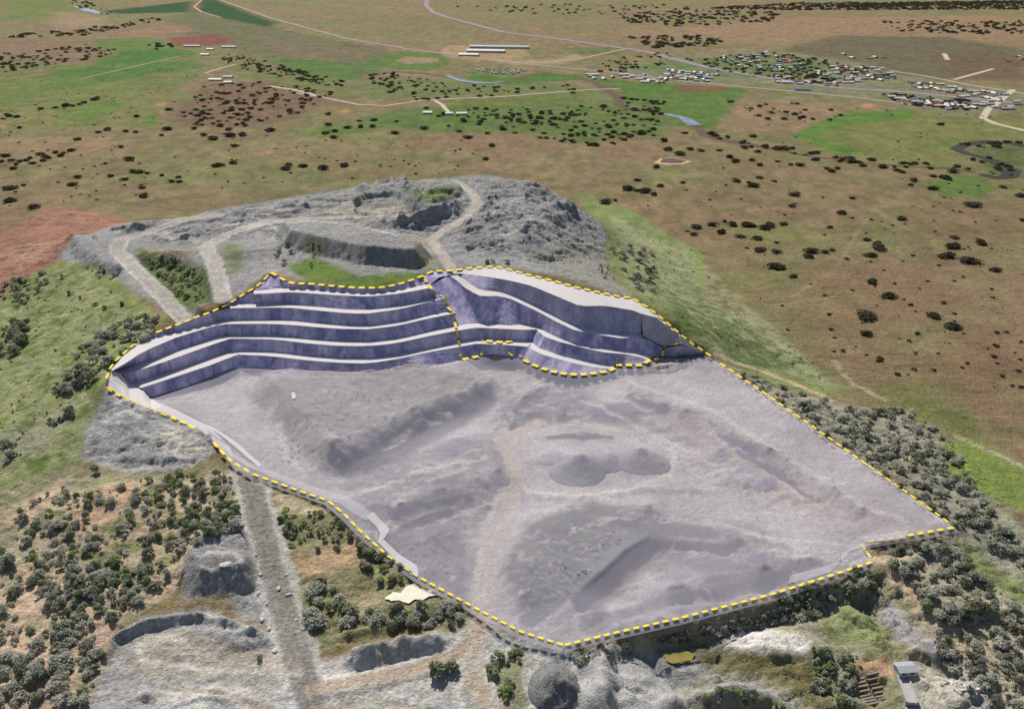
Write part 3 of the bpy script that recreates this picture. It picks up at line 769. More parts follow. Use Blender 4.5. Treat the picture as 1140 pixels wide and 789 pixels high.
# pit floor
FLOOR = TOE + TOER[1:] + TOE3[1:] + [(686, 407), (714, 407), (724, 401), (739, 397.5), (783, 394.8)] + EAST + SOUTH[1:] + LOWER[::-1][1:-4]
paint(FLOOR, S(188, 180, 172), 3, 1, 0.2, 16, 110, 0.2)
paint([(300, 420), (420, 420), (520, 410), (545, 430), (430, 470), (370, 500), (310, 480), (290, 440)], S(134, 132, 110), 10, 0.85, 0.8, 12, 111, 0.4, patch=0.25)
paint([(446, 470), (500, 443), (545, 425), (556, 446), (490, 488), (425, 520), (388, 533), (372, 520), (396, 498)], S(84, 83, 88), 4, 0.9, 0.6, 8, 112, 0.2)
paint([(400, 600), (470, 588), (515, 582), (528, 620), (515, 672), (464, 640), (430, 612)], S(88, 88, 78), 5, 0.85, 0.8, 9, 113, 0.35, patch=0.2)
paint([(556, 640), (590, 580), (660, 560), (720, 572), (690, 612), (620, 680), (580, 678)], S(80, 84, 58), 4, 0.95, 0.9, 7, 114, 0.5, patch=0.35)
paint([(610, 715), (700, 690), (860, 650), (880, 640), (860, 625), (700, 675), (640, 690)], S(108, 102, 102), 5, 0.8, 0.8, 9, 115, 0.3, patch=0.25)
paint([(770, 625), (880, 620), (930, 628), (880, 650), (790, 655)], S(94, 88, 88), 4, 0.85, 0.8, 9, 116, 0.3, patch=0.25)
paint([(700, 650), (745, 610), (712, 604), (640, 672), (650, 690)], S(108, 92, 84), 4, 0.85, 0.8, 9, 216, 0.3)
paint([(735, 665), (762, 655), (790, 662), (778, 672), (745, 674)], S(86, 82, 84), 4, 0.85, 0.5, 9, 217)
paint([(655, 453), (700, 448), (718, 460), (690, 470), (660, 466)], S(98, 98, 103), 3, 0.9, 0.5, 8, 117)
paint([(700, 435), (770, 455), (860, 505), (970, 575), (950, 590), (830, 520), (740, 470)], S(142, 128, 116), 6, 0.85, 1.0, 9, 118, 0.3, patch=0.45)
paint([(715, 612), (745, 605), (742, 616), (722, 620)], S(200, 190, 160), 3, 0.8, 0.4, 10, 119)
paint([(380, 540), (470, 500), (560, 490), (580, 560), (500, 600), (430, 600)], S(130, 122, 118), 5, 0.85, 1.0, 8, 120, 0.3, patch=0.55)
paint([(560, 430), (640, 425), (680, 450), (600, 480), (550, 470)], S(124, 117, 114), 5, 0.85, 1.0, 7, 121, 0.3, patch=0.5)
paint([(640, 560), (780, 575), (900, 600), (860, 640), (700, 640)], S(128, 112, 104), 5, 0.85, 1.0, 8, 122, 0.3, patch=0.55)
paint([(720, 440), (960, 570), (1050, 585), (960, 600), (800, 540)], S(190, 170, 152), 8, 0.8, 1.0, 12, 123, 0.2, patch=0.4)
paint([(930, 590), (1055, 586), (1000, 550), (940, 540)], S(172, 158, 150), 6, 0.7, 0.6, 12, 124, 0.15)
for k_, ln in enumerate([[(572, 520), (560, 500), (575, 485), (640, 470), (700, 480)], [(585, 545), (640, 552), (700, 545), (745, 528), (752, 505), (735, 495)], [(300, 460), (312, 480), (318, 505), (340, 530)], [(430, 500), (460, 475), (500, 462)],
                          [(560, 545), (545, 575), (535, 620), (530, 660)], [(640, 590), (700, 575), (790, 580), (860, 600), (930, 605)], [(700, 425), (790, 455), (880, 510), (960, 562), (1000, 575)], [(380, 555), (430, 540), (480, 520), (540, 510)],
                          [(460, 585), (520, 570), (545, 560)], [(760, 600), (820, 615), (900, 618)], [(640, 440), (700, 470), (760, 500)], [(780, 470), (850, 520), (900, 560)]]):
    paint_line(ln, S(228, 217, 202), 2.2, 2.0, 0.7, 0.5, 130 + k_)
for k_, ln in enumerate([[(440, 570), (490, 556), (520, 552)], [(450, 585), (500, 572)], [(600, 470), (570, 478)], [(820, 500), (870, 530), (900, 552)], [(700, 440), (740, 455)], [(640, 665), (720, 600)], [(840, 505), (800, 485)], [(610, 487), (680, 486)], [(575, 455), (610, 432)]]):
    paint_line(ln, S(74, 71, 74), 2.6, 2.2, 0.9, 0.6, 150 + k_)
paint_line([(270, 522), (264, 495), (268, 460), (280, 430), (292, 414)], S(206, 198, 188), 6, 4, 0.7, 0.5, 181)
paint_line([(420, 596), (440, 560), (480, 535), (520, 520)], S(222, 212, 198), 2.0, 2.0, 0.6, 0.5, 182)
# road surfaces
for key, w_ in (('haul', 10.5), ('haul_up', 8.0), ('spur', 7.5)):
    paint_line(None, S(204, 200, 194), w_, 2.5, 0.75, 0.5, 17, 0.15, road_w[key])
rc = {'haul': S(150, 143, 137), 'haul_up': S(184, 176, 167), 'spur': S(192, 183, 173), 'tip': S(200, 189, 177), 'yard': S(198, 178, 160), 'pit_road': S(206, 188, 168), 'pit_ramp': S(104, 104, 108)}
for key in ROADS:
    paint_line(None, rc[key], ROADS[key][1] * 0.52, 2.2, 0.92, 0.25, 7, 0.09, road_w[key])
for key in ('haul', 'haul_up', 'spur', 'yard', 'pit_road', 'tip'):
    for off in (-1.9, 1.9):
        Q = road_w[key].copy()
        tg = np.gradient(Q[:, :2], axis=0)
        tg /= np.linalg.norm(tg, axis=1)[:, None] + 1e-9
        Q[:, 0] += -tg[:, 1] * off
        Q[:, 1] += tg[:, 0] * off
        paint_line(None, np.array(rc[key]) * 0.80, 0.6, 1.4, 0.6, 0.3, 8, 0.1, Q)
# loop tracks in the yard
paint_line([(330, 742), (260, 738), (215, 728), (180, 712), (158, 720), (160, 742), (200, 752)], S(200, 190, 176), 2.0, 3, 0.6)
paint_line([(530, 735), (545, 760), (556, 800)], S(214, 208, 200), 2.5, 3, 0.7)
paint_line([(588, 735), (586, 760), (600, 789)], S(214, 208, 200), 2.0, 2, 0.8)
for k_, ln in enumerate([[(335, 750), (260, 748), (200, 742), (160, 735), (150, 720), (170, 708), (205, 712)], [(330, 735), (270, 728), (230, 715), (195, 702)], [(360, 755), (430, 742), (500, 722)], [(375, 772), (440, 760), (505, 742)],
                         [(520, 800), (508, 770), (512, 745), (524, 720)], [(300, 789), (240, 770), (180, 765)], [(600, 730), (590, 750), (598, 780)], [(650, 740), (700, 750), (740, 765)], [(210, 620), (260, 612), (275, 640)], [(345, 789), (420, 780), (480, 789)]]):
    paint_line(ln, S(176, 160, 144) if k_ % 2 else S(226, 220, 210), 1.5, 1.8, 0.6, 0.4, 230 + k_)
for k_, ln in enumerate([[(160, 262), (210, 262), (240, 272)], [(180, 258), (190, 266), (215, 268)], [(300, 250), (350, 246), (400, 250), (440, 262)], [(360, 226), (400, 232), (430, 232)], [(540, 240), (560, 225), (590, 220)], [(560, 262), (590, 244), (620, 246)], [(250, 252), (280, 242), (320, 232)]]):
    paint_line(ln, S(206, 198, 188), 2.0, 2.0, 0.7, 0.4, 250 + k_)
# fence and wheel tracks over the plain
for k_, ln in enumerate([[(0, 172), (60, 160), (140, 158)], [(200, 168), (260, 176), (330, 172), (420, 160)], [(520, 184), (560, 172), (590, 150)], [(640, 172), (620, 190), (600, 200)], [(700, 230), (760, 210), (800, 190), (840, 176)], [(880, 330), (930, 300), (960, 250), (990, 210)],
                         [(1000, 400), (1050, 350), (1120, 320)], [(780, 330), (860, 340), (930, 330), (1010, 345)], [(900, 420), (960, 410), (1060, 430)], [(30, 240), (90, 216), (180, 206), (300, 200)], [(660, 200), (690, 180), (720, 160)]]):
    paint_line(ln, S(166, 142, 112) if k_ % 2 else S(112, 112, 74), 1.6, 3.5, 0.5, 0.6, 270 + k_)
paint_line([(100, 220), (140, 226), (200, 234)], S(96, 92, 70), 1.6, 3, 0.8)
paint_line([(390, 178), (470, 183), (520, 186)], S(128, 134, 88), 3, 5, 0.6)
paint_line([(985, 240), (1010, 255), (1035, 262), (1048, 285)], S(140, 138, 92), 5, 8, 0.6)
paint_line([(860, 325), (882, 300), (890, 285)], S(120, 126, 80), 4, 6, 0.5)
paint_line([(930, 398), (1000, 408), (1060, 405), (1140, 420)], S(116, 96, 74), 3, 5, 0.5)
paint_line([(1000, 455), (1050, 478), (1100, 500)], S(150, 142, 104), 2, 3, 0.6)
CG = np.clip(CG, 0.015, 0.8)


# ------------------------------------------------------------------ materials
def new_mat(name):
    m = bpy.data.materials.new(name)
    m.use_nodes = True
    nt = m.node_tree
    b = nt.nodes['Principled BSDF']
    b.inputs['Specular IOR Level'].default_value = 0.15
    b.inputs['Roughness'].default_value = 0.9
    return m, nt, b


def N(nt, kind, **kw):
    nd = nt.nodes.new(kind)
    for k, v in kw.items():
        setattr(nd, k, v)
    return nd


def noise(nt, vec, scale, detail=5, rough=0.6):
    t = N(nt, 'ShaderNodeTexNoise')
    t.inputs['Scale'].default_value = scale
    t.inputs['Detail'].default_value = detail
    t.inputs['Roughness'].default_value = rough
    nt.links.new(vec, t.inputs['Vector'])
    return t.outputs['Fac']


def mapr(nt, val, a, b, lo, hi):
    m = N(nt, 'ShaderNodeMapRange')
    m.inputs['From Min'].default_value = a
    m.inputs['From Max'].default_value = b
    m.inputs['To Min'].default_value = lo
    m.inputs['To Max'].default_value = hi
    nt.links.new(val, m.inputs['Value'])
    return m.outputs['Result']


def math_(nt, op, a, b):
    m = N(nt, 'ShaderNodeMath', operation=op)
    for i, v in enumerate((a, b)):
        if isinstance(v, (int, float)):
            m.inputs[i].default_value = v
        else:
            nt.links.new(v, m.inputs[i])
    return m.outputs[0]


def scale_col(nt, col, fac):
    vm = N(nt, 'ShaderNodeVectorMath', operation='SCALE')
    nt.links.new(col, vm.inputs[0])
    nt.links.new(fac, vm.inputs['Scale'])
    return vm.outputs[0]


def rgb(nt, c):
    n_ = N(nt, 'ShaderNodeRGB')
    n_.outputs[0].default_value = (*c, 1)
    return n_.outputs[0]


def bump(nt, b, h, strength, dist):
    bn = N(nt, 'ShaderNodeBump')
    bn.inputs['Strength'].default_value = strength
    bn.inputs['Distance'].default_value = dist
    nt.links.new(h, bn.inputs['Height'])
    nt.links.new(bn.outputs[0], b.inputs['Normal'])


def mat_varied(name, c, amt=0.25, scale=0.3, bscale=1.5, bstr=0.6, bdist=0.5, rough=0.9, rand=0.0):
    m, nt, b = new_mat(name)
    co = N(nt, 'ShaderNodeTexCoord').outputs['Object']
    f = mapr(nt, noise(nt, co, scale, 6, 0.65), 0.3, 0.7, 1 - amt, 1 + amt)
    if rand:
        oi = N(nt, 'ShaderNodeObjectInfo').outputs['Random']
        f = math_(nt, 'MULTIPLY', f, mapr(nt, oi, 0, 1, 1 - rand, 1 + rand))
    nt.links.new(scale_col(nt, rgb(nt, c), f), b.inputs['Base Color'])
    b.inputs['Roughness'].default_value = rough
    if bstr:
        bump(nt, b, noise(nt, co, bscale, 4), bstr, bdist)
    return m


GRIT = sstep((1080 - GY) / 200.0) * sstep((GY - 150) / 60) * (0.55 + 0.45 * np.clip(1 - 3.0 * (CG.max(-1) - CG.min(-1)) / (CG.max(-1) + 1e-6), 0, 1))


def mat_ground():
    m, nt, b = new_mat('ground_cover')
    at = N(nt, 'ShaderNodeAttribute', attribute_name='Cover')
    co = N(nt, 'ShaderNodeTexCoord').outputs['Object']
    a = noise(nt, co, 0.55, 6, 0.7)
    c = noise(nt, co, 0.09, 6, 0.6)
    d = noise(nt, co, 0.018, 5, 0.6)
    f = math_(nt, 'MULTIPLY', mapr(nt, a, 0.28, 0.72, 0.66, 1.34), mapr(nt, c, 0.3, 0.7, 0.88, 1.12))
    f = math_(nt, 'MULTIPLY', f, mapr(nt, d, 0.3, 0.7, 0.84, 1.16))
    gr = N(nt, 'ShaderNodeAttribute', attribute_name='Grit').outputs['Fac']
    mp = N(nt, 'ShaderNodeMapping')
    mp.inputs['Scale'].default_value = (0.42, 0.07, 0.07)
    mp.inputs['Rotation'].default_value = (0, 0, 0.25)
    nt.links.new(co, mp.inputs['Vector'])
    g1 = mapr(nt, noise(nt, mp.outputs[0], 1.0, 6, 0.7), 0.3, 0.7, -0.16, 0.16)
    g2 = mapr(nt, noise(nt, co, 0.22, 8, 0.75), 0.3, 0.7, -0.36, 0.36)
    gg = math_(nt, 'ADD', math_(nt, 'MULTIPLY', math_(nt, 'ADD', g1, g2), gr), 1.0)
    f = math_(nt, 'MULTIPLY', f, gg)
    # tufts of greener and browner grass
    hue = N(nt, 'ShaderNodeMix', data_type='RGBA', blend_type='MULTIPLY')
    mp2 = N(nt, 'ShaderNodeMapping')
    mp2.inputs['Scale'].default_value = (1.0, 0.55, 1.0)
    nt.links.new(co, mp2.inputs['Vector'])
    hf = mapr(nt, noise(nt, mp2.outputs[0], 0.045, 10, 0.76), 0.44, 0.57, 0.0, 1.0)
    nt.links.new(math_(nt, 'MULTIPLY', hf, math_(nt, 'SUBTRACT', 1.0, gr)), hue.inputs['Factor'])
    nt.links.new(at.outputs['Color'], hue.inputs[6])
    hue.inputs[7].default_value = (0.70, 0.80, 0.66, 1)
    nt.links.new(scale_col(nt, hue.outputs[2], f), b.inputs['Base Color'])
    h = math_(nt, 'ADD', noise(nt, co, 0.45, 5, 0.65), math_(nt, 'MULTIPLY', noise(nt, co, 1.6, 3, 0.6), 0.35))
    h = math_(nt, 'ADD', h, math_(nt, 'MULTIPLY', noise(nt, co, 0.16, 6, 0.7), 1.6))
    bump(nt, b, h, 0.85, 1.8)
    b.inputs['Specular IOR Level'].default_value = 0.05
    return m


M_GROUND = mat_ground()


def mesh_np(name, verts, quads=None, tris=None, mat=None, smooth=True):
    me = bpy.data.meshes.new(name)
    nv = len(verts)
    me.vertices.add(nv)
    me.vertices.foreach_set('co', np.asarray(verts, np.float32).ravel())
    q = np.zeros((0, 4), np.int32) if quads is None else np.asarray(quads, np.int32)
    t_ = np.zeros((0, 3), np.int32) if tris is None else np.asarray(tris, np.int32)
    loops = np.concatenate([q.ravel(), t_.ravel()]).astype(np.int32)
    tot = np.concatenate([np.full(len(q), 4), np.full(len(t_), 3)]).astype(np.int32)
    start = np.r_[0, np.cumsum(tot)[:-1]].astype(np.int32)
    me.loops.add(len(loops))
    me.loops.foreach_set('vertex_index', loops)
    me.polygons.add(len(tot))
    me.polygons.foreach_set('loop_start', start)
    me.polygons.foreach_set('loop_total', tot)
    me.polygons.foreach_set('use_smooth', np.full(len(tot), smooth))
    if mat:
        me.materials.append(mat)
    me.update(calc_edges=True)
    return me


def link(name, me, parent=None, loc=None):
    o = bpy.data.objects.new(name, me)
    COL.objects.link(o)
    if parent:
        o.parent = parent
    if loc is not None:
        o.location = loc
    return o


def tag(o, label=None, cat=None, group=None, kind=None):
    if label:
        o['label'] = label
    if cat:
        o['category'] = cat
    if group:
        o['group'] = group
    if kind:
        o['kind'] = kind
    return o


def grid_quads(nv_, nu_):
    idx = np.arange(nv_ * nu_).reshape(nv_, nu_)
    return np.stack([idx[:-1, :-1], idx[:-1, 1:], idx[1:, 1:], idx[1:, :-1]], -1).reshape(-1, 4)


me = mesh_np('ground', np.stack([GX, GY, H], -1).reshape(-1, 3), grid_quads(NV, NU), mat=M_GROUND)
ca = me.color_attributes.new('Cover', 'FLOAT_COLOR', 'POINT')
ca.data.foreach_set('color', np.concatenate([CG.reshape(-1, 3), np.ones((NV * NU, 1))], 1).astype(np.float32).ravel())
gt = me.attributes.new('Grit', 'FLOAT', 'POINT')
gt.data.foreach_set('value', GRIT.ravel().astype(np.float32))
tag(link('ground', me), 'dry grass plain and quarried grey hill', kind='structure')


# ------------------------------------------------------------------ far roads and water as ribbons
def ribbon(name, px, w, mat, lift=0.35, step=14, label=None, wob=0.0, kind='structure', seed=0):
    P = hits(H, dense(px, step))
    tg = np.gradient(P[:, :2], axis=0)
    tg /= np.linalg.norm(tg, axis=1)[:, None] + 1e-9
    ww = np.full(len(P), w) if np.isscalar(w) else np.interp(np.linspace(0, 1, len(P)), np.linspace(0, 1, len(w)), w)
    rows = []
    for s in (-0.5, -0.17, 0.17, 0.5):
        k = s * ww * (1 + wob * fbm(P[:, 0] + s * 999, P[:, 1], 30, 2, seed))
        x, y = P[:, 0] - tg[:, 1] * k, P[:, 1] + tg[:, 0] * k
        rows.append(np.stack([x, y, sample(H, x, y) + lift], -1))
    me = mesh_np(name, np.stack(rows, 1).reshape(-1, 3), grid_quads(len(P), 4), mat=mat)
    return tag(link(name, me), label, kind=kind)


M_HWY = mat_varied('lilac_grey_asphalt', S(150, 134, 148), 0.1, 0.05, bstr=0)
M_RAIL = mat_varied('ballast', S(158, 142, 130), 0.12, 0.05, bstr=0)
M_TRACK = mat_varied('pale_gravel_track', S(190, 176, 152), 0.12, 0.1, bstr=0)
M_TRACK2 = mat_varied('tan_track', S(172, 148, 118), 0.12, 0.1, bstr=0)
M_BANK = mat_varied('brown_creek_bank', S(98, 78, 60), 0.3, 0.05, bstr=0)
M_YELLOW_RD = mat_varied('ochre_road', S(176, 150, 84), 0.1, 0.05, bstr=0)


def mat_water(name, c, rough=0.12):
    m, nt, b = new_mat(name)
    b.inputs['Base Color'].default_value = (*c, 1)
    b.inputs['Roughness'].default_value = rough
    b.inputs['Specular IOR Level'].default_value = 0.5
    co = N(nt, 'ShaderNodeTexCoord').outputs['Object']
    bump(nt, b, noise(nt, co, 0.5, 3), 0.15, 0.2)
    return m


M_RIVER = mat_varied('pale_blue_river_water', S(118, 134, 152), 0.5, 0.06, bstr=0, rough=0.25)
M_DARKW = mat_varied('dark_creek_water', S(56, 54, 44), 0.2, 0.05, bstr=0, rough=0.6)
ribbon('highway', [(478, -4), (474, 6), (482, 14), (500, 20), (560, 36), (640, 46), (720, 58), (790, 76), (860, 88), (930, 98), (1010, 103), (1150, 117)], 22, M_HWY, 0.5, label='lilac grey highway running past the town')
ribbon('railway_embankment', [(236, -3), (300, 20), (385, 43), (455, 55), (560, 69), (690, 82), (780, 93), (880, 102), (960, 110), (1040, 120)], 16, M_RAIL, 0.6, label='pinkish grey railway embankment crossing the plain')
ribbon('farm_track', [(330, 104), (355, 108), (375, 112), (400, 117), (430, 118), (470, 112), (520, 109.5), (560, 108), (620, 103), (660, 100), (690, 99)], 8, M_TRACK, 0.5)
ribbon('farm_track', [(484, 112), (492, 117), (500, 126)], 9, M_TRACK, 0.5)
ribbon('farm_track', [(560, 69), (600, 71), (640, 67), (700, 54)], 14, M_TRACK2, 0.45)
ribbon('farm_track', [(1055, 67), (1051, 60)], 14, M_TRACK, 0.45)
ribbon('farm_track', [(1062, 89), (1106, 77)], 12, M_TRACK, 0.45)
ribbon('farm_track', [(990, 79), (1030, 85), (1080, 95), (1150, 106)], 9, M_TRACK, 0.45)
ribbon('farm_track', [(1128, 100), (1112, 114), (1100, 122), (1094, 132), (1108, 138), (1150, 148)], 14, M_TRACK, 0.45)
ribbon('farm_track', [(225, 0), (216, 8), (225, 14), (246, 20)], 12, M_TRACK2, 0.45)
ribbon('farm_track', [(90, 88), (130, 79), (200, 63)], 7, M_TRACK2, 0.45)
ribbon('farm_track', [(228, 82), (240, 78), (262, 72)], 8, M_TRACK, 0.45)
ribbon('farm_track', [(298, 96), (325, 100), (352, 106)], 12, M_TRACK, 0.45)
ribbon('ochre_road', [(300, 0), (380, 7), (470, 10)], 12, M_YELLOW_RD, 0.5)
CREEK = [(596, 80), (640, 86), (662, 92), (672, 98), (688, 108), (690, 118), (710, 124), (736, 126), (760, 131), (774, 140), (784, 150), (800, 155), (850, 164), (900, 174), (960, 181), (1020, 186), (1060, 188), (1085, 192)]
ribbon('creek_bank', CREEK, [14, 16, 18, 26, 20, 16, 14, 20, 26, 20, 12, 9, 8, 7, 7, 8, 10, 12], M_BANK, 0.25, wob=0.3, label='brown sandy creek bed winding below the town')
ribbon('creek_bank', [(395, 72 + 8), (420, 84), (440, 80), (470, 82), (500, 86), (520, 92), (560, 92), (600, 82)], 20, M_BANK, 0.2, wob=0.3)
ribbon('river', [(738, 127), (752, 129.5), (764, 133), (773, 140)], [8, 22, 24, 30], M_RIVER, 0.7, 5, 'pale blue river pool beside green paddock', 0.3)
ribbon('river', [(497, 84.5), (512, 90), (530, 92.5), (548, 93), (562, 91)], [10, 20, 20, 18, 8], M_RIVER, 0.7, 5, 'pale blue creek pool below the caravans', 0.3)
ribbon('river', [(84, 7), (94, 10), (110, 15.5)], [30, 60, 30], M_RIVER, 0.9, 5, 'pale blue farm dam in the far left corner', 0.3)
OX = [(1150, 165), (1128, 160), (1100, 158), (1074, 161), (1064, 166), (1076, 171), (1094, 175), (1112, 182), (1126, 190), (1124, 197), (1108, 198), (1092, 194)]
ribbon('oxbow_creek', OX, [18, 18, 18, 22, 24, 18, 16, 18, 24, 26, 20, 14], M_DARKW, 0.4, 6, 'dark curling oxbow creek at the right edge', 0.3)
P_DAM = [(735, 181), (738, 177), (748, 176), (764, 179.5), (758, 181.8), (745, 182)]


def pond(name, px, mat, label, lift=0.4, grow_=1.0):
    P = hits(H, px)
    z = np.median(P[:, 2]) + lift
    c = P[:, :2].mean(0)
    pts = []
    for k in range(len(P)):
        a, b = P[k, :2], P[(k + 1) % len(P), :2]
        for s in (0, 0.33, 0.66):
            q = a + (b - a) * s
            q = c + (q - c) * (1 + 0.03 * math.sin(k * 2.1 + s * 7)) * grow_
            pts.append((q[0], q[1], z))
    v = np.array([(c[0], c[1], z)] + pts)
    n_ = len(pts)
    tr = [(0, 1 + k, 1 + (k + 1) % n_) for k in range(n_)]
    return tag(link(name, mesh_np(name, v, tris=tr, mat=mat)), label, kind='structure')


pond('dam_rim', [(728, 182), (734, 177), (748, 175), (770, 180), (760, 183.5), (740, 184)], mat_varied('orange_bank', S(196, 158, 118), 0.15, 0.1, bstr=0), 'orange earth bank round the small paddock dam', 0.3)
pond('dam_water', P_DAM, mat_varied('brown_water', S(92, 64, 44), 0.15, 0.1, bstr=0, rough=0.3), 'brown water of the small paddock dam', 0.7)
# ------------------------------------------------------------------ stockpiles on the pit floor and in the yard (things)
def gravel_mat(name, c):
    return mat_varied(name, c, 0.34, 0.5, 1.2, 0.9, 0.9)


M_PILE = gravel_mat('grey_gravel', S(132, 131, 130))
M_PILE_F = gravel_mat('dusty_gravel', S(150, 146, 143))
M_PILE_L = gravel_mat('pale_gravel', S(178, 176, 172))
HF = H.copy()          # what the plan sheet has to clear


def pile(px, py, r, h, label, mat, el=1.0, rot=0.0, seed=1, film=True, flat=0.12):
    c = hit(H, px, py)
    nr, na = 16, 48
    vs_, rr = [], random.Random(seed)
    ph = [rr.uniform(0, 6.28) for _ in range(6)]
    for i in range(nr + 1):
        t = i / nr
        for k in range(na):
            a = 2 * math.pi * k / na
            lob = 1 + 0.10 * math.sin(2 * a + ph[0]) + 0.06 * math.sin(3 * a + ph[1])
            rad = r * t * lob
            x0, y0 = rad * math.cos(a) * el, rad * math.sin(a)
            x = x0 * math.cos(rot) - y0 * math.sin(rot)
            y = x0 * math.sin(rot) + y0 * math.cos(rot)
            prof = max(0.0, 1 - max(0, (t - flat) / (1 - flat)) ** 1.12)
            gully = 0.15 * h * float(fbm(np.array([x + seed * 31.0]), np.array([y * 0.8]), r * 0.45, 4, seed)[0]) * min(1.0, 3.2 * t * (1.05 - t) + 0.15)
            z = h * prof * (1 + 0.10 * math.sin(a + ph[4]) * t) + gully + 0.035 * h * rr.uniform(-1, 1) * (t > 0)
            g = float(sample(H, c[0] + x, c[1] + y)) - c[2]
            z = g + z - (0.8 if i == nr else 0.0)
            vs_.append((x, y, z))
    q = []
    for i in range(nr):
        for k in range(na):
            q.append((i * na + k, i * na + (k + 1) % na, (i + 1) * na + (k + 1) % na, (i + 1) * na + k))
    tag(link('gravel_stockpile', mesh_np('gravel_stockpile', vs_, q, mat=mat), loc=c), label, 'stockpile', 'gravel stockpiles')
    if film:
        m = (np.abs(GX - c[0]) < r * el * 1.6 + 6) & (np.abs(GY - c[1]) < r * 1.6 + 6)
        X, Y = GX[m] - c[0], GY[m] - c[1]
        xr = (X * math.cos(rot) + Y * math.sin(rot)) / el
        yr = -X * math.sin(rot) + Y * math.cos(rot)
        t = np.hypot(xr, yr) / (r * 1.12)
        HF[m] = np.maximum(HF[m], H[m] + h * 1.12 * np.clip(1 - t, -1, 1) + 0.4)


pile(645, 524, 18, 10, 'largest grey gravel cone in the middle of the pit floor', M_PILE_F, 1.05, 0.3, 1)
pile(678, 515, 11, 5.5, 'grey gravel cone leaning on the right of the largest cone', M_PILE_F, 1.1, 0.2, 2)
pile(617, 509, 11, 4, 'low gravel heap behind the left of the largest cone', M_PILE_L, 1.5, 0.1, 3)
pile(712, 514, 17, 8.5, 'ragged gravel heap right of the twin cones', M_PILE_F, 1.1, -0.6, 4)
pile(556, 531, 8, 4.6, 'small dark gravel cone inside the bend of the pit road', M_PILE_F, 1.0, 0.0, 5)
pile(797, 509, 7, 3.0, 'little dark heap alone on the right of the pit floor', M_PILE_F, 1.3, 0.4, 6)
pile(812, 529, 10, 2.6, 'low broken heap in front of the little dark heap', M_PILE_L, 1.6, 0.3, 7)
pile(845, 540, 8, 3.2, 'dark heap near the right haul slope of the pit', M_PILE_F, 1.4, 0.2, 8)
pile(512, 497, 11, 4.5, 'dark heap under the long cut slope of the pit', M_PILE_F, 1.8, 0.35, 9)
pile(755, 668, 16, 7, 'dark tipped heap near the front edge of the pit', M_PILE_F, 1.3, 0.1, 10)
pile(620, 767, 14, 9.5, 'dark grey gravel cone with a furrowed face below the pit corner', M_PILE, 0.95, 0.4, 11, False)
pile(694, 780, 24, 9, 'wide pale gravel mound at the bottom edge beside the dark cone', M_PILE_L, 1.15, 0.2, 12, False, 0.2)

# ------------------------------------------------------------------ bench faces and berms
def mat_face(name, c, dark, streak=0.35):
    m, nt, b = new_mat(name)
    tc = N(nt, 'ShaderNodeTexCoord').outputs['Object']
    mp = N(nt, 'ShaderNodeMapping')
    mp.inputs['Scale'].default_value = (1, 1, 0.28)
    nt.links.new(tc, mp.inputs['Vector'])
    a = noise(nt, mp.outputs[0], 0.075, 7, 0.68)
    s = noise(nt, mp.outputs[0], 0.42, 5, 0.65)
    f = mapr(nt, a, 0.40, 0.60, 0.0, 1.0)
    mix = N(nt, 'ShaderNodeMix', data_type='RGBA')
    nt.links.new(f, mix.inputs['Factor'])
    mix.inputs[6].default_value = (*dark, 1)
    mix.inputs[7].default_value = (*c, 1)
    nt.links.new(scale_col(nt, mix.outputs[2], mapr(nt, s, 0.3, 0.7, 1 - streak, 1 + streak)), b.inputs['Base Color'])
    bump(nt, b, s, 0.35, 0.8)
    return m


M_FACE = mat_face('violet_bench_face', S(216, 206, 230), S(150, 144, 188), 0.26)
M_FACE_G = mat_face('grey_violet_bench_face', S(198, 192, 212), S(162, 157, 186), 0.14)
M_FAN = mat_face('grey_fan_face', S(196, 192, 202), S(166, 162, 174), 0.12)
M_BERM = mat_varied('pale_berm', S(212, 206, 204), 0.06, 0.2, bstr=0.15)


def empty(name, loc):
    o = bpy.data.objects.new(name, None)
    o.empty_display_size = 2
    COL.objects.link(o)
    o.location = loc
    return o


for side, lab in (('left', 'long curved quarry wall of five violet benches with pale berms'), ('right', 'shorter stepped violet quarry wall wrapping a nose on the right')):
    root = empty('quarry_benches', at_z(300 if side == 'left' else 600, 412, 18))
    tag(root, lab, 'quarry bench', 'benched quarry faces')
    for q, (kind, A, Bm) in enumerate(STRIPS[side]):
        n_ = len(A)
        sub = 4 if kind != 'berm' else 2
        rows = []
        for s in range(sub + 1):
            t = s / sub
            P = A * (1 - t) + Bm * t
            if 0 < s < sub and kind != 'berm':
                P = P.copy()
                P[:, 1] += 0.35 * fbm(P[:, 0], P[:, 2] * 3, 9, 3, q)
            rows.append(P)
        v = np.stack(rows, 1).reshape(-1, 3)
        if kind == 'berm':
            v[:, 2] += 0.05
        v = v - np.array(root.location)
        if kind == 'berm':
            mt = M_BERM
        elif kind == 'fan':
            mt = M_FAN
        else:
            mt = M_FACE_G if side == 'right' and q in (1, 9) else M_FACE
        link('berm' if kind == 'berm' else 'bench_face', mesh_np('bench', v, grid_quads(n_, sub + 1), mat=mt, smooth=False), root)

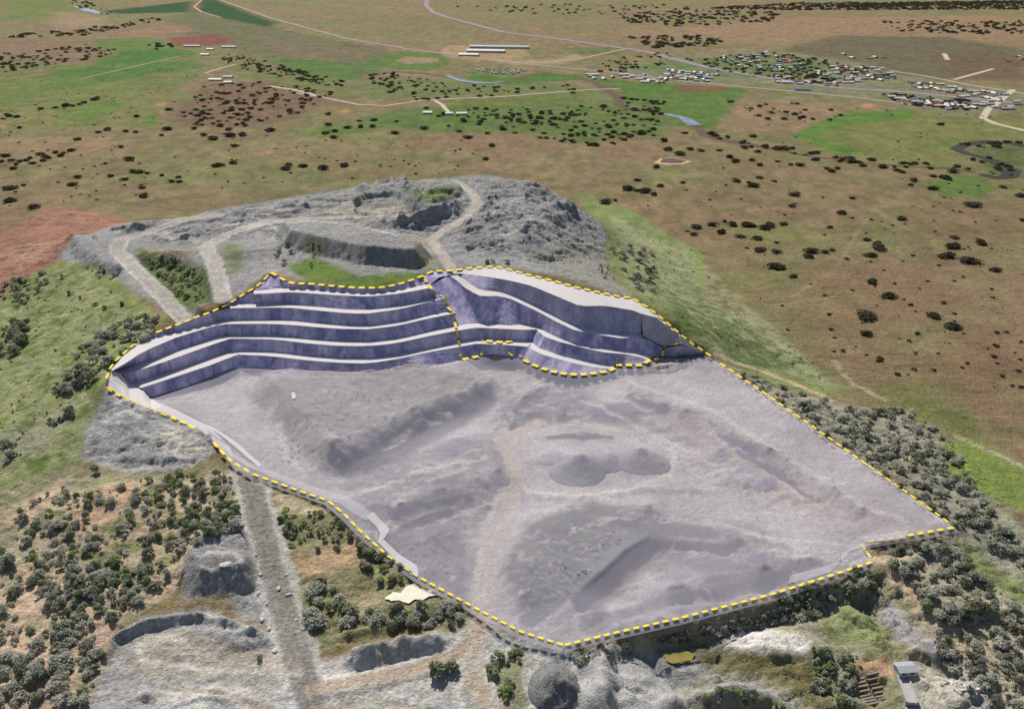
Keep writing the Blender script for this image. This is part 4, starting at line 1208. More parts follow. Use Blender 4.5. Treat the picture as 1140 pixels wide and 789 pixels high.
# ------------------------------------------------------------------ the translucent plan sheet draped over the pit floor, with its dashed border
def mat_film(name, c, k):
    m = bpy.data.materials.new(name)
    m.use_nodes = True
    nt = m.node_tree
    nt.nodes.remove(nt.nodes['Principled BSDF'])
    tr = N(nt, 'ShaderNodeBsdfTransparent')
    df = N(nt, 'ShaderNodeBsdfDiffuse')
    df.inputs['Color'].default_value = (*c, 1)
    mx = N(nt, 'ShaderNodeMixShader')
    mx.inputs[0].default_value = k
    nt.links.new(tr.outputs[0], mx.inputs[1])
    nt.links.new(df.outputs[0], mx.inputs[2])
    nt.links.new(mx.outputs[0], nt.nodes['Material Output'].inputs['Surface'])
    return m


M_FILM = mat_film('translucent_lilac_film', S(212, 207, 220), 0.32)
M_FILM_EDGE = mat_film('translucent_pale_edge', S(232, 228, 228), 0.6)
# height of the sheet: three metres over a slightly smoothed floor
fl_px = LOWER[4:] + SOUTH[::-1][1:] + EAST[::-1][1:] + [(783, 394.8), (739, 397.5), (724, 401), (714, 407), (686, 407)] + TOE3[::-1] + TOER[::-1][1:] + TOE[::-1][1:] + [(180, 452)]
EDGE_Z = {(783, 394.8): 26.8, (739, 397.5): 20.8, (724, 401): 21.6, (714, 407): 20.6, (686, 407): 20.6, (800, 403.6): 26.0, (180, 452): 21.0}
for q_ in TOE + TOER + TOE3:
    EDGE_Z[q_] = Z_TOE
FP0 = np.array([at_z(p[0], p[1], EDGE_Z[p]) if p in EDGE_Z else hit(H, p[0], p[1]) for p in fl_px])
J0, J1 = np.searchsorted(V, [300, 760])
I0, I1 = np.searchsorted(U, [-360, 360])
SX, SY = GX[J0:J1, I0:I1], GY[J0:J1, I0:I1]
inn = inside(SX, SY, FP0) & ~(CARVE[J0:J1, I0:I1] < 1e8)
E = np.where(inn, HF[J0:J1, I0:I1], -1e3)


def nb(E):
    P_ = np.pad(E, 1, mode='edge')
    return P_[:-2, 1:-1], P_[2:, 1:-1], P_[1:-1, :-2], P_[1:-1, 2:]


for _ in range(4):
    E = np.where(inn, np.maximum.reduce([E, *nb(E)]), E)
Wm = inn.astype(float)
E = np.where(inn, E, 0.0)
for _ in range(70):
    E = 0.2 * (E + sum(nb(E)))
    Wm = 0.2 * (Wm + sum(nb(Wm)))
E = E / np.maximum(Wm, 1e-4)
FZ = HF.copy()
FZ[J0:J1, I0:I1] = np.where(Wm > 1e-3, np.where(inn, np.maximum(E, HF[J0:J1, I0:I1]), E) + 1.6, HF[J0:J1, I0:I1])
plan = empty('pit_plan_sheet', hit(H, 600, 600))
tag(plan, 'translucent lilac plan sheet over the pit floor with yellow dashed border', 'plan sheet')
po = np.array(plan.location)
FP = []
for p in fl_px:
    FP.append(at_z(p[0], p[1], EDGE_Z[p]) if p in EDGE_Z else hit(FZ, p[0], p[1]))
FP = np.array(FP)
toe_w = polyline3(wz(TOE + TOER[1:] + TOE3[1:], Z_TOE))
mask = np.zeros(GX.shape, bool)
mb = box_of(FP, 5)
mask[mb] = inside(GX[mb], GY[mb], FP)
# sheet meets the wall at its toe
dt = np.full(GX.shape, 1e9)
dt[mb] = seg_dist(GX[mb], GY[mb], toe_w)[0]
kk = sstep(1 - dt / 14.0)
FZ = FZ * (1 - kk) + Z_TOE * kk
east_w = polyline3([(686, 407, 20.6), (714, 407, 20.6), (724, 401, 21.6), (739, 397.5, 20.8), (760, 396.6, 22), (783, 394.8, 26.8), (800, 403.6, 26.0)])
de = np.full(GX.shape, 1e9)
pe = np.zeros(GX.shape)
de[mb], pe[mb] = seg_dist(GX[mb], GY[mb], east_w)
ie = np.clip(pe.astype(int), 0, len(east_w) - 2)
ze = east_w[ie, 2] + (east_w[ie + 1, 2] - east_w[ie, 2]) * (pe - ie)
kk = sstep(1 - de / 14.0)
FZ = FZ * (1 - kk) + ze * kk
FZ = np.where(CARVE < 1e8, FZ, np.maximum(FZ, HF + 0.25))
used = {}
fv, fq = [], []
qs = np.stack([mask[:-1, :-1], mask[:-1, 1:], mask[1:, 1:], mask[1:, :-1]], -1).sum(-1)
js, is_ = np.nonzero(qs > 0)
need = sorted(set((j + a, i + b) for j, i in zip(js, is_) for a in (0, 1) for b in (0, 1)))
nid = {k: n_ for n_, k in enumerate(need)}
jj = np.array([k[0] for k in need])
ii = np.array([k[1] for k in need])
px_, py_ = GX[jj, ii].copy(), GY[jj, ii].copy()
out = ~mask[jj, ii]
xo, yo = px_[out], py_[out]
best = np.full(xo.shape, 1e18)
bx_, by_ = xo.copy(), yo.copy()
for k in range(len(FP)):
    a, b = FP[k, :2], FP[(k + 1) % len(FP), :2]
    dxy = b - a
    t = np.clip(((xo - a[0]) * dxy[0] + (yo - a[1]) * dxy[1]) / (dxy @ dxy + 1e-9), 0, 1)
    qx, qy = a[0] + t * dxy[0], a[1] + t * dxy[1]
    d = (qx - xo) ** 2 + (qy - yo) ** 2
    m = d < best
    best[m], bx_[m], by_[m] = d[m], qx[m], qy[m]
px_[out], py_[out] = bx_, by_
fz = sample(FZ, px_, py_)
fv = np.stack([px_, py_, fz], -1) - po
fq = [(nid[(j, i)], nid[(j, i + 1)], nid[(j + 1, i + 1)], nid[(j + 1, i)]) for j, i in zip(js, is_)]
link('floor_film', mesh_np('floor_film', fv, fq, mat=M_FILM), plan)


def band(px_a, px_b, mat, up=0.5, name='edge_band', grid=None):
    """pale strip of the plan lying between two traced lines"""
    a, b = np.array(dense(px_a, 12)), np.array(dense(px_b, 12))
    m = max(len(a), len(b))
    t = np.linspace(0, 1, m)
    ra = np.stack([np.interp(t, np.linspace(0, 1, len(a)), a[:, k]) for k in (0, 1)], -1)
    rb = np.stack([np.interp(t, np.linspace(0, 1, len(b)), b[:, k]) for k in (0, 1)], -1)
    g = FZ if grid is None else grid
    A, Bq = hits(g, ra), hits(g, rb)
    A[:, 2] += up
    Bq[:, 2] += up
    v = np.stack([A, Bq], 1).reshape(-1, 3) - po
    link(name, mesh_np(name, v, grid_quads(m, 2), mat=mat), plan)


# skirt of the sheet along its free edges
def skirt(px_line, mat):
    P = hits(FZ, dense(px_line, 9))
    tg = np.gradient(P[:, :2], axis=0)
    tg /= np.linalg.norm(tg, axis=1)[:, None] + 1e-9
    nrm = np.stack([tg[:, 1], -tg[:, 0]], -1)
    nrm *= np.where(nrm[:, 1] > 0, -1, 1)[:, None]
    Q = P.copy()
    Q[:, :2] += nrm * 2.8
    Q[:, 2] = np.minimum(P[:, 2] - 0.5, np.maximum(sample(H, Q[:, 0], Q[:, 1]) + 0.3, P[:, 2] - 1.6))
    I = P.copy()
    I[:, :2] -= nrm * 0.8
    I[:, 2] = sample(FZ, I[:, 0], I[:, 1]) + 0.06
    v = np.stack([I, P + [0, 0, 0.06], Q], 1).reshape(-1, 3) - po
    link('edge_band', mesh_np('edge_band', v, grid_quads(len(P), 3), mat=mat), plan)


M_EDGE2 = mat_film('translucent_grey_edge', S(208, 205, 212), 0.42)
skirt(LOWER[8:], M_EDGE2)
skirt(SOUTH[3:] + [(628.5, 718)], M_EDGE2)
skirt(SOUTH[:3], M_EDGE2)
band([(228, 472), (244, 480), (262, 492), (280, 508), (292, 518)], [(232, 476), (246, 485), (262, 498), (278, 512), (288, 520)], M_FILM_EDGE)
band([(236, 480), (252, 498), (268, 512), (300, 524), (340, 540), (380, 551), (400, 562), (415, 572)], [(240, 486), (256, 508), (276, 520), (310, 535), (345, 549), (380, 562), (396, 574), (408, 580)], M_EDGE2)
band([(415, 570), (434, 590), (428, 600)], [(408, 576), (424, 591), (422, 600)], M_FILM_EDGE)
band([(424, 598), (445, 618), (464, 630), (466, 640)], [(420, 603), (440, 624), (458, 636), (463, 642)], M_FILM_EDGE)
band([(880, 641), (915, 632), (938, 624), (948, 612), (985, 604)], [(878, 650), (910, 642), (932, 634), (938, 616), (960, 606)], M_EDGE2, 0.6)
band([(960, 598), (990, 594), (1012, 590)], [(962, 604), (992, 602), (1008, 600)], M_EDGE2, 0.6)

M_YEL = mat_varied('yellow_dash', S(240, 214, 60, 0.9), 0.05, 0.5, bstr=0.0, rough=0.7)


def dashes(line3, pitch=11.2, on=6.6, thick=1.6):
    """line3: list of (px, py, world point); one box per dash"""
    P = np.array([q[:2] for q in line3], float)
    W = np.array([q[2] for q in line3], float)
    d = np.r_[0, np.cumsum(np.hypot(*np.diff(P, axis=0).T))]

    def pos(s):
        return np.array([np.interp(s, d, W[:, k]) for k in range(3)])
    s = 2.0
    while s + on < d[-1]:
        a, b = pos(s), pos(s + on)
        mpp = np.linalg.norm((a + b) / 2 - np.array([0, 0, CAM_H])) / FPX
        t = b - a
        cth = abs(t[0]) / (np.linalg.norm(t) + 1e-9)
        dep = 0.42 if a[1] > 480 else 0.6
        w, h = 0.5 * thick * 1.25 * mpp / (cth * dep + (1 - cth) * 0.9), 0.16
        L = np.linalg.norm(t)
        if L > 1e-3:
            t = t / L
            sd_ = np.cross(t, [0, 0, 1.0])
            nn = np.linalg.norm(sd_)
            sd_ = sd_ / nn if nn > 1e-3 else np.array([1.0, 0, 0])
            up = np.cross(sd_, t)
            v = []
            for e in (a, b):
                for (q, r_) in ((-1, -0.5), (1, -0.5), (1, 0.5), (-1, 0.5)):
                    v.append(e + sd_ * w * q + up * h * r_)
            v = np.array(v) - po
            q = [(0, 1, 2, 3), (7, 6, 5, 4), (0, 4, 5, 1), (1, 5, 6, 2), (2, 6, 7, 3), (3, 7, 4, 0)]
            link('boundary_dash', mesh_np('dash', v, q, mat=M_YEL, smooth=False), plan)
        s += pitch


def on_z(pts, up=0.6):
    return [(p[0], p[1], at_z(p[0], p[1], p[2]) + np.array([0, 0, up])) for p in pts]


def on_f(px, up=0.2):
    return [(p[0], p[1], hit(FZ, p[0], p[1]) + np.array([0, 0, up])) for p in dense(px, 10)]


dashes(on_z(CREST_L + CREST_R[1:]))
dashes([(p[0], p[1], hit(FZ, p[0], p[1]) + np.array([0, 0, 0.5])) for p in dense(EAST, 10)])
dashes(on_f(SOUTH[:3]))
dashes(on_f([(958, 604), (972, 625)]))
dashes(on_f(SOUTH[3:]))
dashes(on_f(LOWER[9:]))
dashes([(p[0], p[1], at_z(p[0], p[1], z) + np.array([0, 0, 0.6])) for p, z in zip(LOWER[:10], (40, 38, 35.5, 31.5, 27.5, 24.5, 23.5, 23.5, 23.3, 22.6))])
dashes(on_z([(471, 307.4, 66), (475.5, 317, 62), (481, 321, 62), (482.5, 332, 54), (489, 328, 54), (495, 332, 53.5), (499, 345, 46), (505, 348, 45.5), (506.5, 362, 37.5), (509, 370, 36.5), (511, 383, 28.5), (513, 401, 20)], 0.9), 10.5, 6.6, 1.9)
dashes(on_z([(513, 401, 20.5), (536, 396.2, 20.5), (536.3, 379, 28.5), (559, 381.5, 28.5), (572, 379.5, 28.5), (575, 388, 24), (583, 401, 20.5), (600, 409.3, 20.5)] + wz(TOE3[2:], 20.5)
             + [(685.5, 406.4, 21.5), (714, 407, 21), (723.6, 400.9, 22.8), (737.5, 398.3, 21.2), (738.4, 385.8, 27.8), (759.7, 382, 36.2)], 0.45), 11, 6.8, 2.0)
dashes(on_z([(561, 382.5, 28.4), (565, 391, 23.5), (571, 397, 20.8), (574, 384, 27)], 0.9), 10, 6, 1.8)
# ------------------------------------------------------------------ ponds
M_POND_P = mat_varied('milky_pond', S(216, 212, 190), 0.10, 0.2, bstr=0, rough=0.25)
M_POND_Y = mat_varied('yellow_pond', S(160, 147, 82), 0.25, 0.2, bstr=0, rough=0.25)
pond('milky_pond', [(428, 667), (438, 660), (446, 661), (452, 654), (462, 650), (468, 656), (480, 657), (490, 663), (478, 665), (470, 669), (462, 668), (455, 673), (444, 669), (436, 670)], M_POND_P, 'milky cream pond under the pit edge', 0.9)
pond('yellow_pond', [(738, 730), (746, 728), (756, 728), (764, 726), (774, 729), (771, 734), (772, 738), (760, 739), (752, 741), (742, 737)], M_POND_Y, 'small mustard yellow pond below the cut face', 0.9)


# ------------------------------------------------------------------ foliage
def mat_leaf(name, c, c2, rand=0.3):
    m, nt, b = new_mat(name)
    co = N(nt, 'ShaderNodeTexCoord').outputs['Object']
    oi = N(nt, 'ShaderNodeObjectInfo').outputs['Random']
    gp = N(nt, 'ShaderNodeNewGeometry').outputs['Position']
    mix = N(nt, 'ShaderNodeMix', data_type='RGBA')
    ns = mapr(nt, noise(nt, gp, 0.12, 3), 0.35, 0.65, 0, 1)
    nt.links.new(math_(nt, 'MULTIPLY', math_(nt, 'ADD', ns, oi), 0.5), mix.inputs['Factor'])
    mix.inputs[6].default_value = (*c, 1)
    mix.inputs[7].default_value = (*c2, 1)
    f = mapr(nt, noise(nt, co, 1.4, 3), 0.3, 0.7, 1 - rand, 1 + rand)
    colr = scale_col(nt, mix.outputs[2], f)
    nt.nodes.remove(b)
    df, tl, mx = N(nt, 'ShaderNodeBsdfDiffuse'), N(nt, 'ShaderNodeBsdfTranslucent'), N(nt, 'ShaderNodeMixShader')
    nt.links.new(colr, df.inputs['Color'])
    nt.links.new(colr, tl.inputs['Color'])
    mx.inputs[0].default_value = 0.42
    nt.links.new(df.outputs[0], mx.inputs[1])
    nt.links.new(tl.outputs[0], mx.inputs[2])
    nt.links.new(mx.outputs[0], nt.nodes['Material Output'].inputs['Surface'])
    return m


M_SHRUB = mat_leaf('shrub_leaves', (0.19, 0.225, 0.12), (0.40, 0.41, 0.29))
M_GREY = mat_leaf('grey_green_leaves', (0.32, 0.33, 0.25), (0.58, 0.57, 0.49))
M_GUM = mat_leaf('gum_leaves', (0.05, 0.056, 0.03), (0.135, 0.115, 0.085))
M_GRN = mat_leaf('bright_leaves', (0.165, 0.23, 0.08), (0.34, 0.39, 0.18))
M_BARK = mat_varied('bark', S(118, 104, 90), 0.2, 1.0, 4, 0.5, 0.1)


def crown_np(seed, n_leaf, lobes, leaf, squat, r_lobe=(0.38, 0.6)):
    """many small leaf clumps on uneven lobes; unit radius, base at z=0"""
    rr = np.random.default_rng(seed)
    V_, Q_ = [], []
    L = []
    for k in range(lobes):
        a = rr.uniform(0, 6.283)
        d = math.sqrt(rr.uniform(0, 1)) * 0.58 if k else 0.1
        L.append((d * math.cos(a), d * math.sin(a), squat * rr.uniform(0.35, 0.75) + (0.15 * squat if k == 0 else 0), rr.uniform(*r_lobe)))
    for i in range(n_leaf):
        lx, ly, lz, lr = L[i % lobes]
        d = rr.normal(size=3)
        d /= np.linalg.norm(d)
        if d[2] < -0.35:
            d[2] *= -0.6
        rad = lr * rr.uniform(0.62, 1.06)
        c = np.array([lx + d[0] * rad, ly + d[1] * rad, max(0.04, lz + d[2] * rad * squat * 0.95)])
        nrm = d + rr.normal(size=3) * 0.55 + np.array([0, 0, 0.75])
        nrm /= np.linalg.norm(nrm)
        t = np.cross(nrm, rr.normal(size=3))
        t /= np.linalg.norm(t) + 1e-9
        b = np.cross(nrm, t)
        s = leaf * rr.uniform(0.6, 1.35)
        e = s * rr.uniform(0.5, 0.9)
        base = len(V_)
        V_ += [c - t * s, c + b * e - nrm * s * 0.15, c + t * s * 0.9, c - b * e - nrm * s * 0.15]
        Q_.append((base, base + 1, base + 2, base + 3))
    return np.array(V_), np.array(Q_)


def stem_np(seed, h, r0, limbs=3, lean=0.1):
    rr = random.Random(seed)
    V_, Q_ = [], []

    def limb(a, b, ra, rb, n=5):
        a, b = np.array(a, float), np.array(b, float)
        t = (b - a) / np.linalg.norm(b - a)
        s = np.cross(t, [0.3, 0.9, 0.1])
        s /= np.linalg.norm(s)
        u = np.cross(t, s)
        base = len(V_)
        for (p, q) in ((a, ra), (b, rb)):
            for k in range(n):
                an = 6.283 * k / n
                V_.append(p + (s * math.cos(an) + u * math.sin(an)) * q)
        for k in range(n):
            Q_.append((base + k, base + (k + 1) % n, base + n + (k + 1) % n, base + n + k))
    top = (rr.uniform(-lean, lean), rr.uniform(-lean, lean), h * 0.55)
    limb((0, 0, -0.25), top, r0, r0 * 0.7)
    for k in range(limbs):
        a = 6.283 * (k + rr.random()) / limbs
        limb(top, (top[0] + 0.42 * math.cos(a), top[1] + 0.42 * math.sin(a), h * rr.uniform(0.8, 1.0)), r0 * 0.6, r0 * 0.22, 4)
    return np.array(V_), np.array(Q_)


PROTO = {}


def make_protos(key, mat, n_var, n_leaf, lobes, leaf, squat, lod_leaf):
    lst = []
    for k in range(n_var):
        v, q = crown_np(hash((key, 1)) % 1 + k * 17 + len(PROTO) * 101, n_leaf, lobes, leaf, squat)
        cm = mesh_np(key + '_crown', v, q, mat=mat, smooth=False)
        sv, sq = stem_np(k + 5, squat * 0.8, 0.05, 3)
        sm = mesh_np(key + '_trunk', sv, sq, mat=M_BARK)
        lv, lq = crown_np(k * 31 + 7 + len(PROTO) * 77, lod_leaf, lobes, leaf * math.sqrt(n_leaf / lod_leaf) * 0.85, squat)
        lst.append((cm, sm, lv, lq))
    PROTO[key] = (lst, mat)


make_protos('shrub', M_SHRUB, 6, 260, 4, 0.15, 1.0, 90)
make_protos('grey', M_GREY, 6, 320, 6, 0.13, 0.85, 100)
make_protos('bright', M_GRN, 5, 260, 4, 0.15, 0.95, 90)
make_protos('gum', M_GUM, 6, 300, 7, 0.13, 0.42, 64)
M_DRY = mat_leaf('dry_leaves', (0.40, 0.385, 0.32), (0.62, 0.59, 0.52))
make_protos('dry', M_DRY, 5, 240, 6, 0.12, 0.6, 90)
M_DARKL = mat_leaf('dark_leaves', (0.13, 0.14, 0.10), (0.26, 0.26, 0.20))
make_protos('dark', M_DARKL, 5, 280, 5, 0.14, 0.85, 90)

NEAR_T, FAR_T = [], []     # entries: (app size, world point, r, hz, species, name, label, category, group)


def in_poly(p, poly):
    return bool(inside(np.array([p[0]]), np.array([p[1]]), poly)[0])


def scatter(poly, n_, r, sp_, name, label, group, rng=random, zf=1.0, lst=None, gap=0.0, keep_off=6.0, cat=None):
    xs, ys = [p[0] for p in poly], [p[1] for p in poly]
    got, tries = [], 0
    while len(got) < n_ and tries < n_ * 25:
        tries += 1
        p = (rng.uniform(min(xs), max(xs)), rng.uniform(min(ys), max(ys)))
        if not in_poly(p, poly) or not (-4 < p[0] < 1144 and p[1] < 793):
            continue
        if gap and any(abs(p[0] - q[0]) < gap and abs(p[1] - q[1]) < gap * 0.7 for q in got):
            continue
        got.append(p)
        w = hit(H, *p)
        if keep_off:
            bad = False
            for key in ('haul', 'haul_up', 'spur', 'tip', 'yard', 'pit_road'):
                if seg_dist(np.array([w[0]]), np.array([w[1]]), road_w[key])[0][0] < keep_off:
                    bad = True
                    break
            if bad:
                continue
        rr = 1.12 * rng.uniform(*r) if rng.random() < 0.75 else rng.uniform(r[0] * 0.8, r[0])
        s_ = rng.choice(sp_) if isinstance(sp_, (list, tuple)) else sp_
        dd = np.linalg.norm(w - np.array([0, 0, CAM_H]))
        (NEAR_T if lst is None else lst).append((rr / dd, w, rr, min(zf * rng.uniform(0.85, 1.15), 1.9 / rr if 'plan sheet' in label or 'terrace' in label else 9), s_, name, label, cat or name.replace('_', ' '), group))


rs_ = random.Random(21)
# --- shrubs of the sandy scrub
SH = 'shrub'
scatter([(12, 575), (60, 545), (150, 536), (205, 528), (262, 524), (270, 590), (222, 600), (205, 640), (135, 690), (60, 700), (28, 640)], 420, (1.2, 3.6), ['shrub', 'grey', 'grey', 'bright', 'dry'], SH, 'green shrub in sandy scrub by haul road', 'shrubs in the sandy scrub', rs_, 1.15)
scatter([(175, 540), (258, 524), (268, 580), (262, 598), (215, 600), (165, 585)], 80, (1.8, 3.2), ['shrub', 'bright', 'shrub'], SH, 'deep green shrub in thicket by haul road', 'shrubs in the thicket by the haul road', rs_, 1.15)
scatter([(0, 610), (30, 620), (18, 700), (100, 690), (118, 705), (98, 789), (0, 789)], 100, (2.0, 4.4), ['grey', 'grey', 'shrub'], SH, 'grey green shrub in lower left corner', 'shrubs in the lower left corner', rs_, 1.0)
scatter([(40, 640), (130, 640), (180, 650), (135, 690), (60, 710)], 70, (2.2, 3.8), ['grey', 'shrub'], SH, 'olive shrub behind the turning loop windrow', 'shrubs behind the turning loop', rs_, 1.0)
scatter([(306, 566), (390, 574), (402, 604), (330, 604), (312, 590)], 55, (1.5, 2.6), ['shrub', 'bright'], SH, 'dark green shrub on orange bank below pit', 'shrubs on the orange bank', rs_, 1.1, keep_off=9)
scatter([(570, 645), (598, 592), (660, 575), (695, 596), (622, 670), (585, 672)], 120, (1.2, 2.2), ['grey', 'shrub'], SH, 'low shrub beside pit ramp under plan sheet', 'shrubs on the pit wedge', rs_, 0.85, keep_off=7)
scatter([(300, 428), (500, 420), (440, 465), (390, 490), (320, 470)], 90, (0.9, 1.6), ['grey', 'grey', 'shrub'], SH, 'low pale shrub on terrace below benches', 'shrubs on the pit terrace', rs_, 0.8, keep_off=5)
scatter([(420, 605), (512, 588), (516, 655), (472, 638)], 60, (1.0, 1.6), ['grey', 'dark'], SH, 'low dark shrub by pit road under plan sheet', 'shrubs left of the pit road', rs_, 0.8, keep_off=7)
scatter([(300, 480), (370, 500), (360, 520), (290, 510)], 20, (0.9, 1.5), ['grey'], SH, 'low shrub on left slope under plan sheet', 'shrubs on the left pit slope', rs_, 0.8)
scatter([(0, 350), (60, 300), (150, 350), (90, 440), (0, 530)], 200, (0.5, 1.4), ['bright', 'grey'], SH, 'tiny tussock shrub on the green hillside', 'tussocks on the green hillside', rs_, 0.8)
scatter([(640, 230), (770, 280), (780, 325), (900, 395), (930, 430), (820, 395), (700, 320)], 200, (0.6, 1.5), ['grey', 'bright'], SH, 'tiny pale shrub on the green slope right of the tip', 'tussocks on the right slope', rs_, 0.8)
# --- bush trees
BT = 'bush_tree'
for poly, n_, r, sp_, lab, grp in [
    ([(0, 318), (25, 310), (55, 298), (52, 328), (20, 345), (0, 345)], 26, (3.4, 5.0), ['grey', 'shrub'], 'bushy grey green tree below the red yard', 'trees below the red yard'),
    ([(0, 358), (38, 362), (40, 380), (12, 396), (0, 392)], 20, (4.2, 6.0), ['grey', 'shrub'], 'round bushy tree in the large clump at the left edge', 'trees in the left edge clump'),
    ([(85, 392), (120, 364), (165, 352), (185, 368), (140, 390), (118, 414), (100, 424), (85, 408)], 70, (2.8, 4.6), ['grey', 'grey', 'shrub'], 'grey leaved tree beside the left end of the benches', 'trees beside the bench end'),
    ([(60, 428), (90, 406), (112, 410), (86, 436), (62, 442)], 24, (2.8, 4.2), ['grey', 'dark'], 'dark tree in the hollow left of the bench end', 'trees in the hollow'),
    ([(42, 472), (90, 450), (90, 462), (60, 476)], 10, (2.4, 3.4), ['grey', 'dark'], 'low grey tree on the bank above the green lawn', 'trees on the bank above the lawn'),
    ([(0, 488), (22, 496), (20, 512), (0, 518)], 7, (2.8, 4.0), ['grey', 'dark'], 'dark round tree at the left edge beside the lawn', 'trees at the left edge by the lawn'),
    ([(92, 292), (130, 302), (140, 312), (108, 312)], 12, (1.8, 2.8), ['grey', 'dark'], 'scrubby tree on the bank left of the upper haul road', 'trees on the haul road bank'),
    ([(140, 348), (180, 350), (190, 362), (150, 372)], 12, (1.8, 3.0), ['grey'], 'dry grey tree between the haul road and the bench crest', 'trees by the bench crest'),
    ([(160, 287), (192, 286), (222, 305), (230, 332), (206, 338), (184, 324)], 70, (2.0, 3.8), ['bright', 'shrub', 'shrub'], 'leafy green tree in gully between roads', 'trees in the gully'),
    ([(304, 268), (325, 262), (326, 298), (306, 300)], 10, (2.4, 3.8), ['grey', 'shrub'], 'grey tree at the left foot of the dark spoil face', 'trees at the spoil face foot'),
    ([(330, 270), (360, 272), (350, 300), (330, 298)], 12, (1.2, 2.2), ['shrub', 'bright'], 'small tree growing on the dark spoil face', 'trees on the spoil face'),
    ([(680, 278), (704, 270), (726, 276), (732, 308), (738, 324), (715, 328), (692, 302)], 48, (2.6, 4.8), ['grey', 'dark'], 'grey and black tree in the grove right of the tip', 'trees in the grove right of the tip'),
    ([(640, 255), (662, 250), (672, 290), (690, 315), (670, 312)], 26, (1.2, 2.2), ['dark', 'shrub'], 'small dark tree at the right foot of the tip', 'trees at the tip foot'),
    ([(540, 284), (562, 284), (566, 294), (540, 294)], 5, (2.0, 3.0), ['bright'], 'bright green tree beside the top of the pit access road', 'trees by the pit access road'),
    ([(335, 640), (356, 636), (404, 655), (392, 700), (345, 705)], 14, (4.2, 6.0), ['shrub', 'grey'], 'big bushy tree right of the lower haul road', 'trees right of the lower haul road'),
    ([(390, 604), (430, 616), (464, 646), (420, 652), (395, 630)], 26, (2.2, 3.8), ['shrub', 'bright'], 'dark leafy tree above the milky pond', 'trees above the milky pond'),
    ([(400, 684), (430, 676), (470, 676), (520, 672), (512, 698), (420, 702)], 34, (2.4, 4.0), ['shrub', 'grey'], 'green tree between milky pond and long heap', 'trees below the milky pond'),
    ([(540, 732), (582, 722), (582, 760), (560, 788), (545, 788)], 24, (2.2, 3.6), ['shrub', 'bright'], 'green tree in the block between the yard tracks', 'trees between the yard tracks'),
    ([(480, 746), (505, 744), (508, 756), (484, 758)], 4, (4.0, 5.0), ['shrub'], 'round tree alone in the front yard', 'trees in the front yard'),
    ([(632, 724), (702, 716), (704, 736), (640, 738)], 18, (2.6, 4.0), ['dark', 'grey'], 'dark tree under the lowest corner of the pit', 'trees under the pit corner'),
    ([(720, 714), (880, 676), (892, 692), (740, 720)], 80, (1.2, 2.8), ['dark', 'grey'], 'dark shrubby tree on cut below pit edge', 'trees on the cut face'),
    ([(815, 410), (870, 432), (930, 452), (1010, 456), (1060, 490), (1068, 515), (1108, 580), (1144, 612), (1144, 640), (1062, 585), (960, 512), (850, 438)], 380, (1.8, 4.4), ['grey', 'dry', 'dark', 'shrub', 'grey'], 'grey bush tree in right woodland strip', 'trees of the right woodland strip'),
    ([(985, 618), (1050, 600), (1144, 690), (1144, 770), (1100, 742), (1040, 690)], 220, (1.4, 4.2), ['grey', 'dry', 'dark', 'shrub', 'grey'], 'grey bush tree on the lower right slope', 'trees on the lower right slope'),
    ([(862, 655), (970, 636), (1004, 662), (945, 672), (900, 692), (862, 688)], 90, (1.6, 3.6), ['dark', 'grey', 'shrub'], 'dark bush tree in hollow below pit', 'trees in the right hollow'),
    ([(905, 722), (962, 732), (945, 789), (900, 772)], 70, (1.2, 3.2), ['shrub', 'grey', 'bright'], 'leafy tree in front of the white clay face', 'trees in front of the clay face'),
    ([(1040, 700), (1090, 735), (1140, 789), (1100, 789), (1050, 745)], 55, (2.0, 3.6), ['grey', 'dark'], 'grey tree along the gully at the lower right', 'trees along the lower right gully'),
    ([(770, 770), (830, 768), (880, 789), (770, 789)], 22, (1.4, 2.4), ['shrub', 'bright'], 'small green tree at the bottom edge right of the gravel mound', 'trees at the bottom edge'),
]:
    scatter(poly, n_, r, sp_, BT, lab, grp, rs_, 1.0)


def single(px, py, r, sp_, name, label, group=None, zf=1.0, lst=None, cat=None):
    w = hit(H, px, py)
    dd = np.linalg.norm(w - np.array([0, 0, CAM_H]))
    (NEAR_T if lst is None else lst).append((1.0 + r / dd, w, r, zf, sp_, name, label, cat or name.replace('_', ' '), group))


G_LAWN = 'round bushes dotted over the green hillside'
for k, (x, y, r, lab) in enumerate([
        (70, 309, 2.6, 'single round bush nearest the red yard on the green hillside'), (77, 327, 2.8, 'round bush left of the pair on the green hillside'),
        (89, 332, 2.6, 'round bush right of the pair on the green hillside'), (106, 340, 2.6, 'dark round bush left of the pale spill on the hillside'),
        (116, 344, 3.0, 'bright round bush touching the pale spill on the hillside'), (136, 340, 3.4, 'tallest bright bush right of the pale spill on the hillside'),
        (124, 326, 1.8, 'little dark bush at the top of the pale spill'), (61, 391, 1.8, 'little lone bush low on the green hillside'),
        (31, 344, 1.6, 'little lone bush under the red yard trees'), (106, 526, 5.2, 'big dark round bush below the grey spoil shoulder'),
        (325, 609, 2.6, 'narrow dark bush on the orange bank by the haul road'), (352, 613, 2.6, 'second narrow dark bush on the orange bank'),
        (375, 611, 2.4, 'third narrow dark bush on the orange bank'), (288, 735, 2.6, 'narrow dark bush at the end of the windrow'),
        (115, 730, 2.2, 'bright green bush at the foot of the turning loop bank')]):
    single(x, y, r, 'bright' if 'bright' in lab else 'shrub', 'round_bush', lab, G_LAWN if y < 400 else None, 1.0, cat='bush')

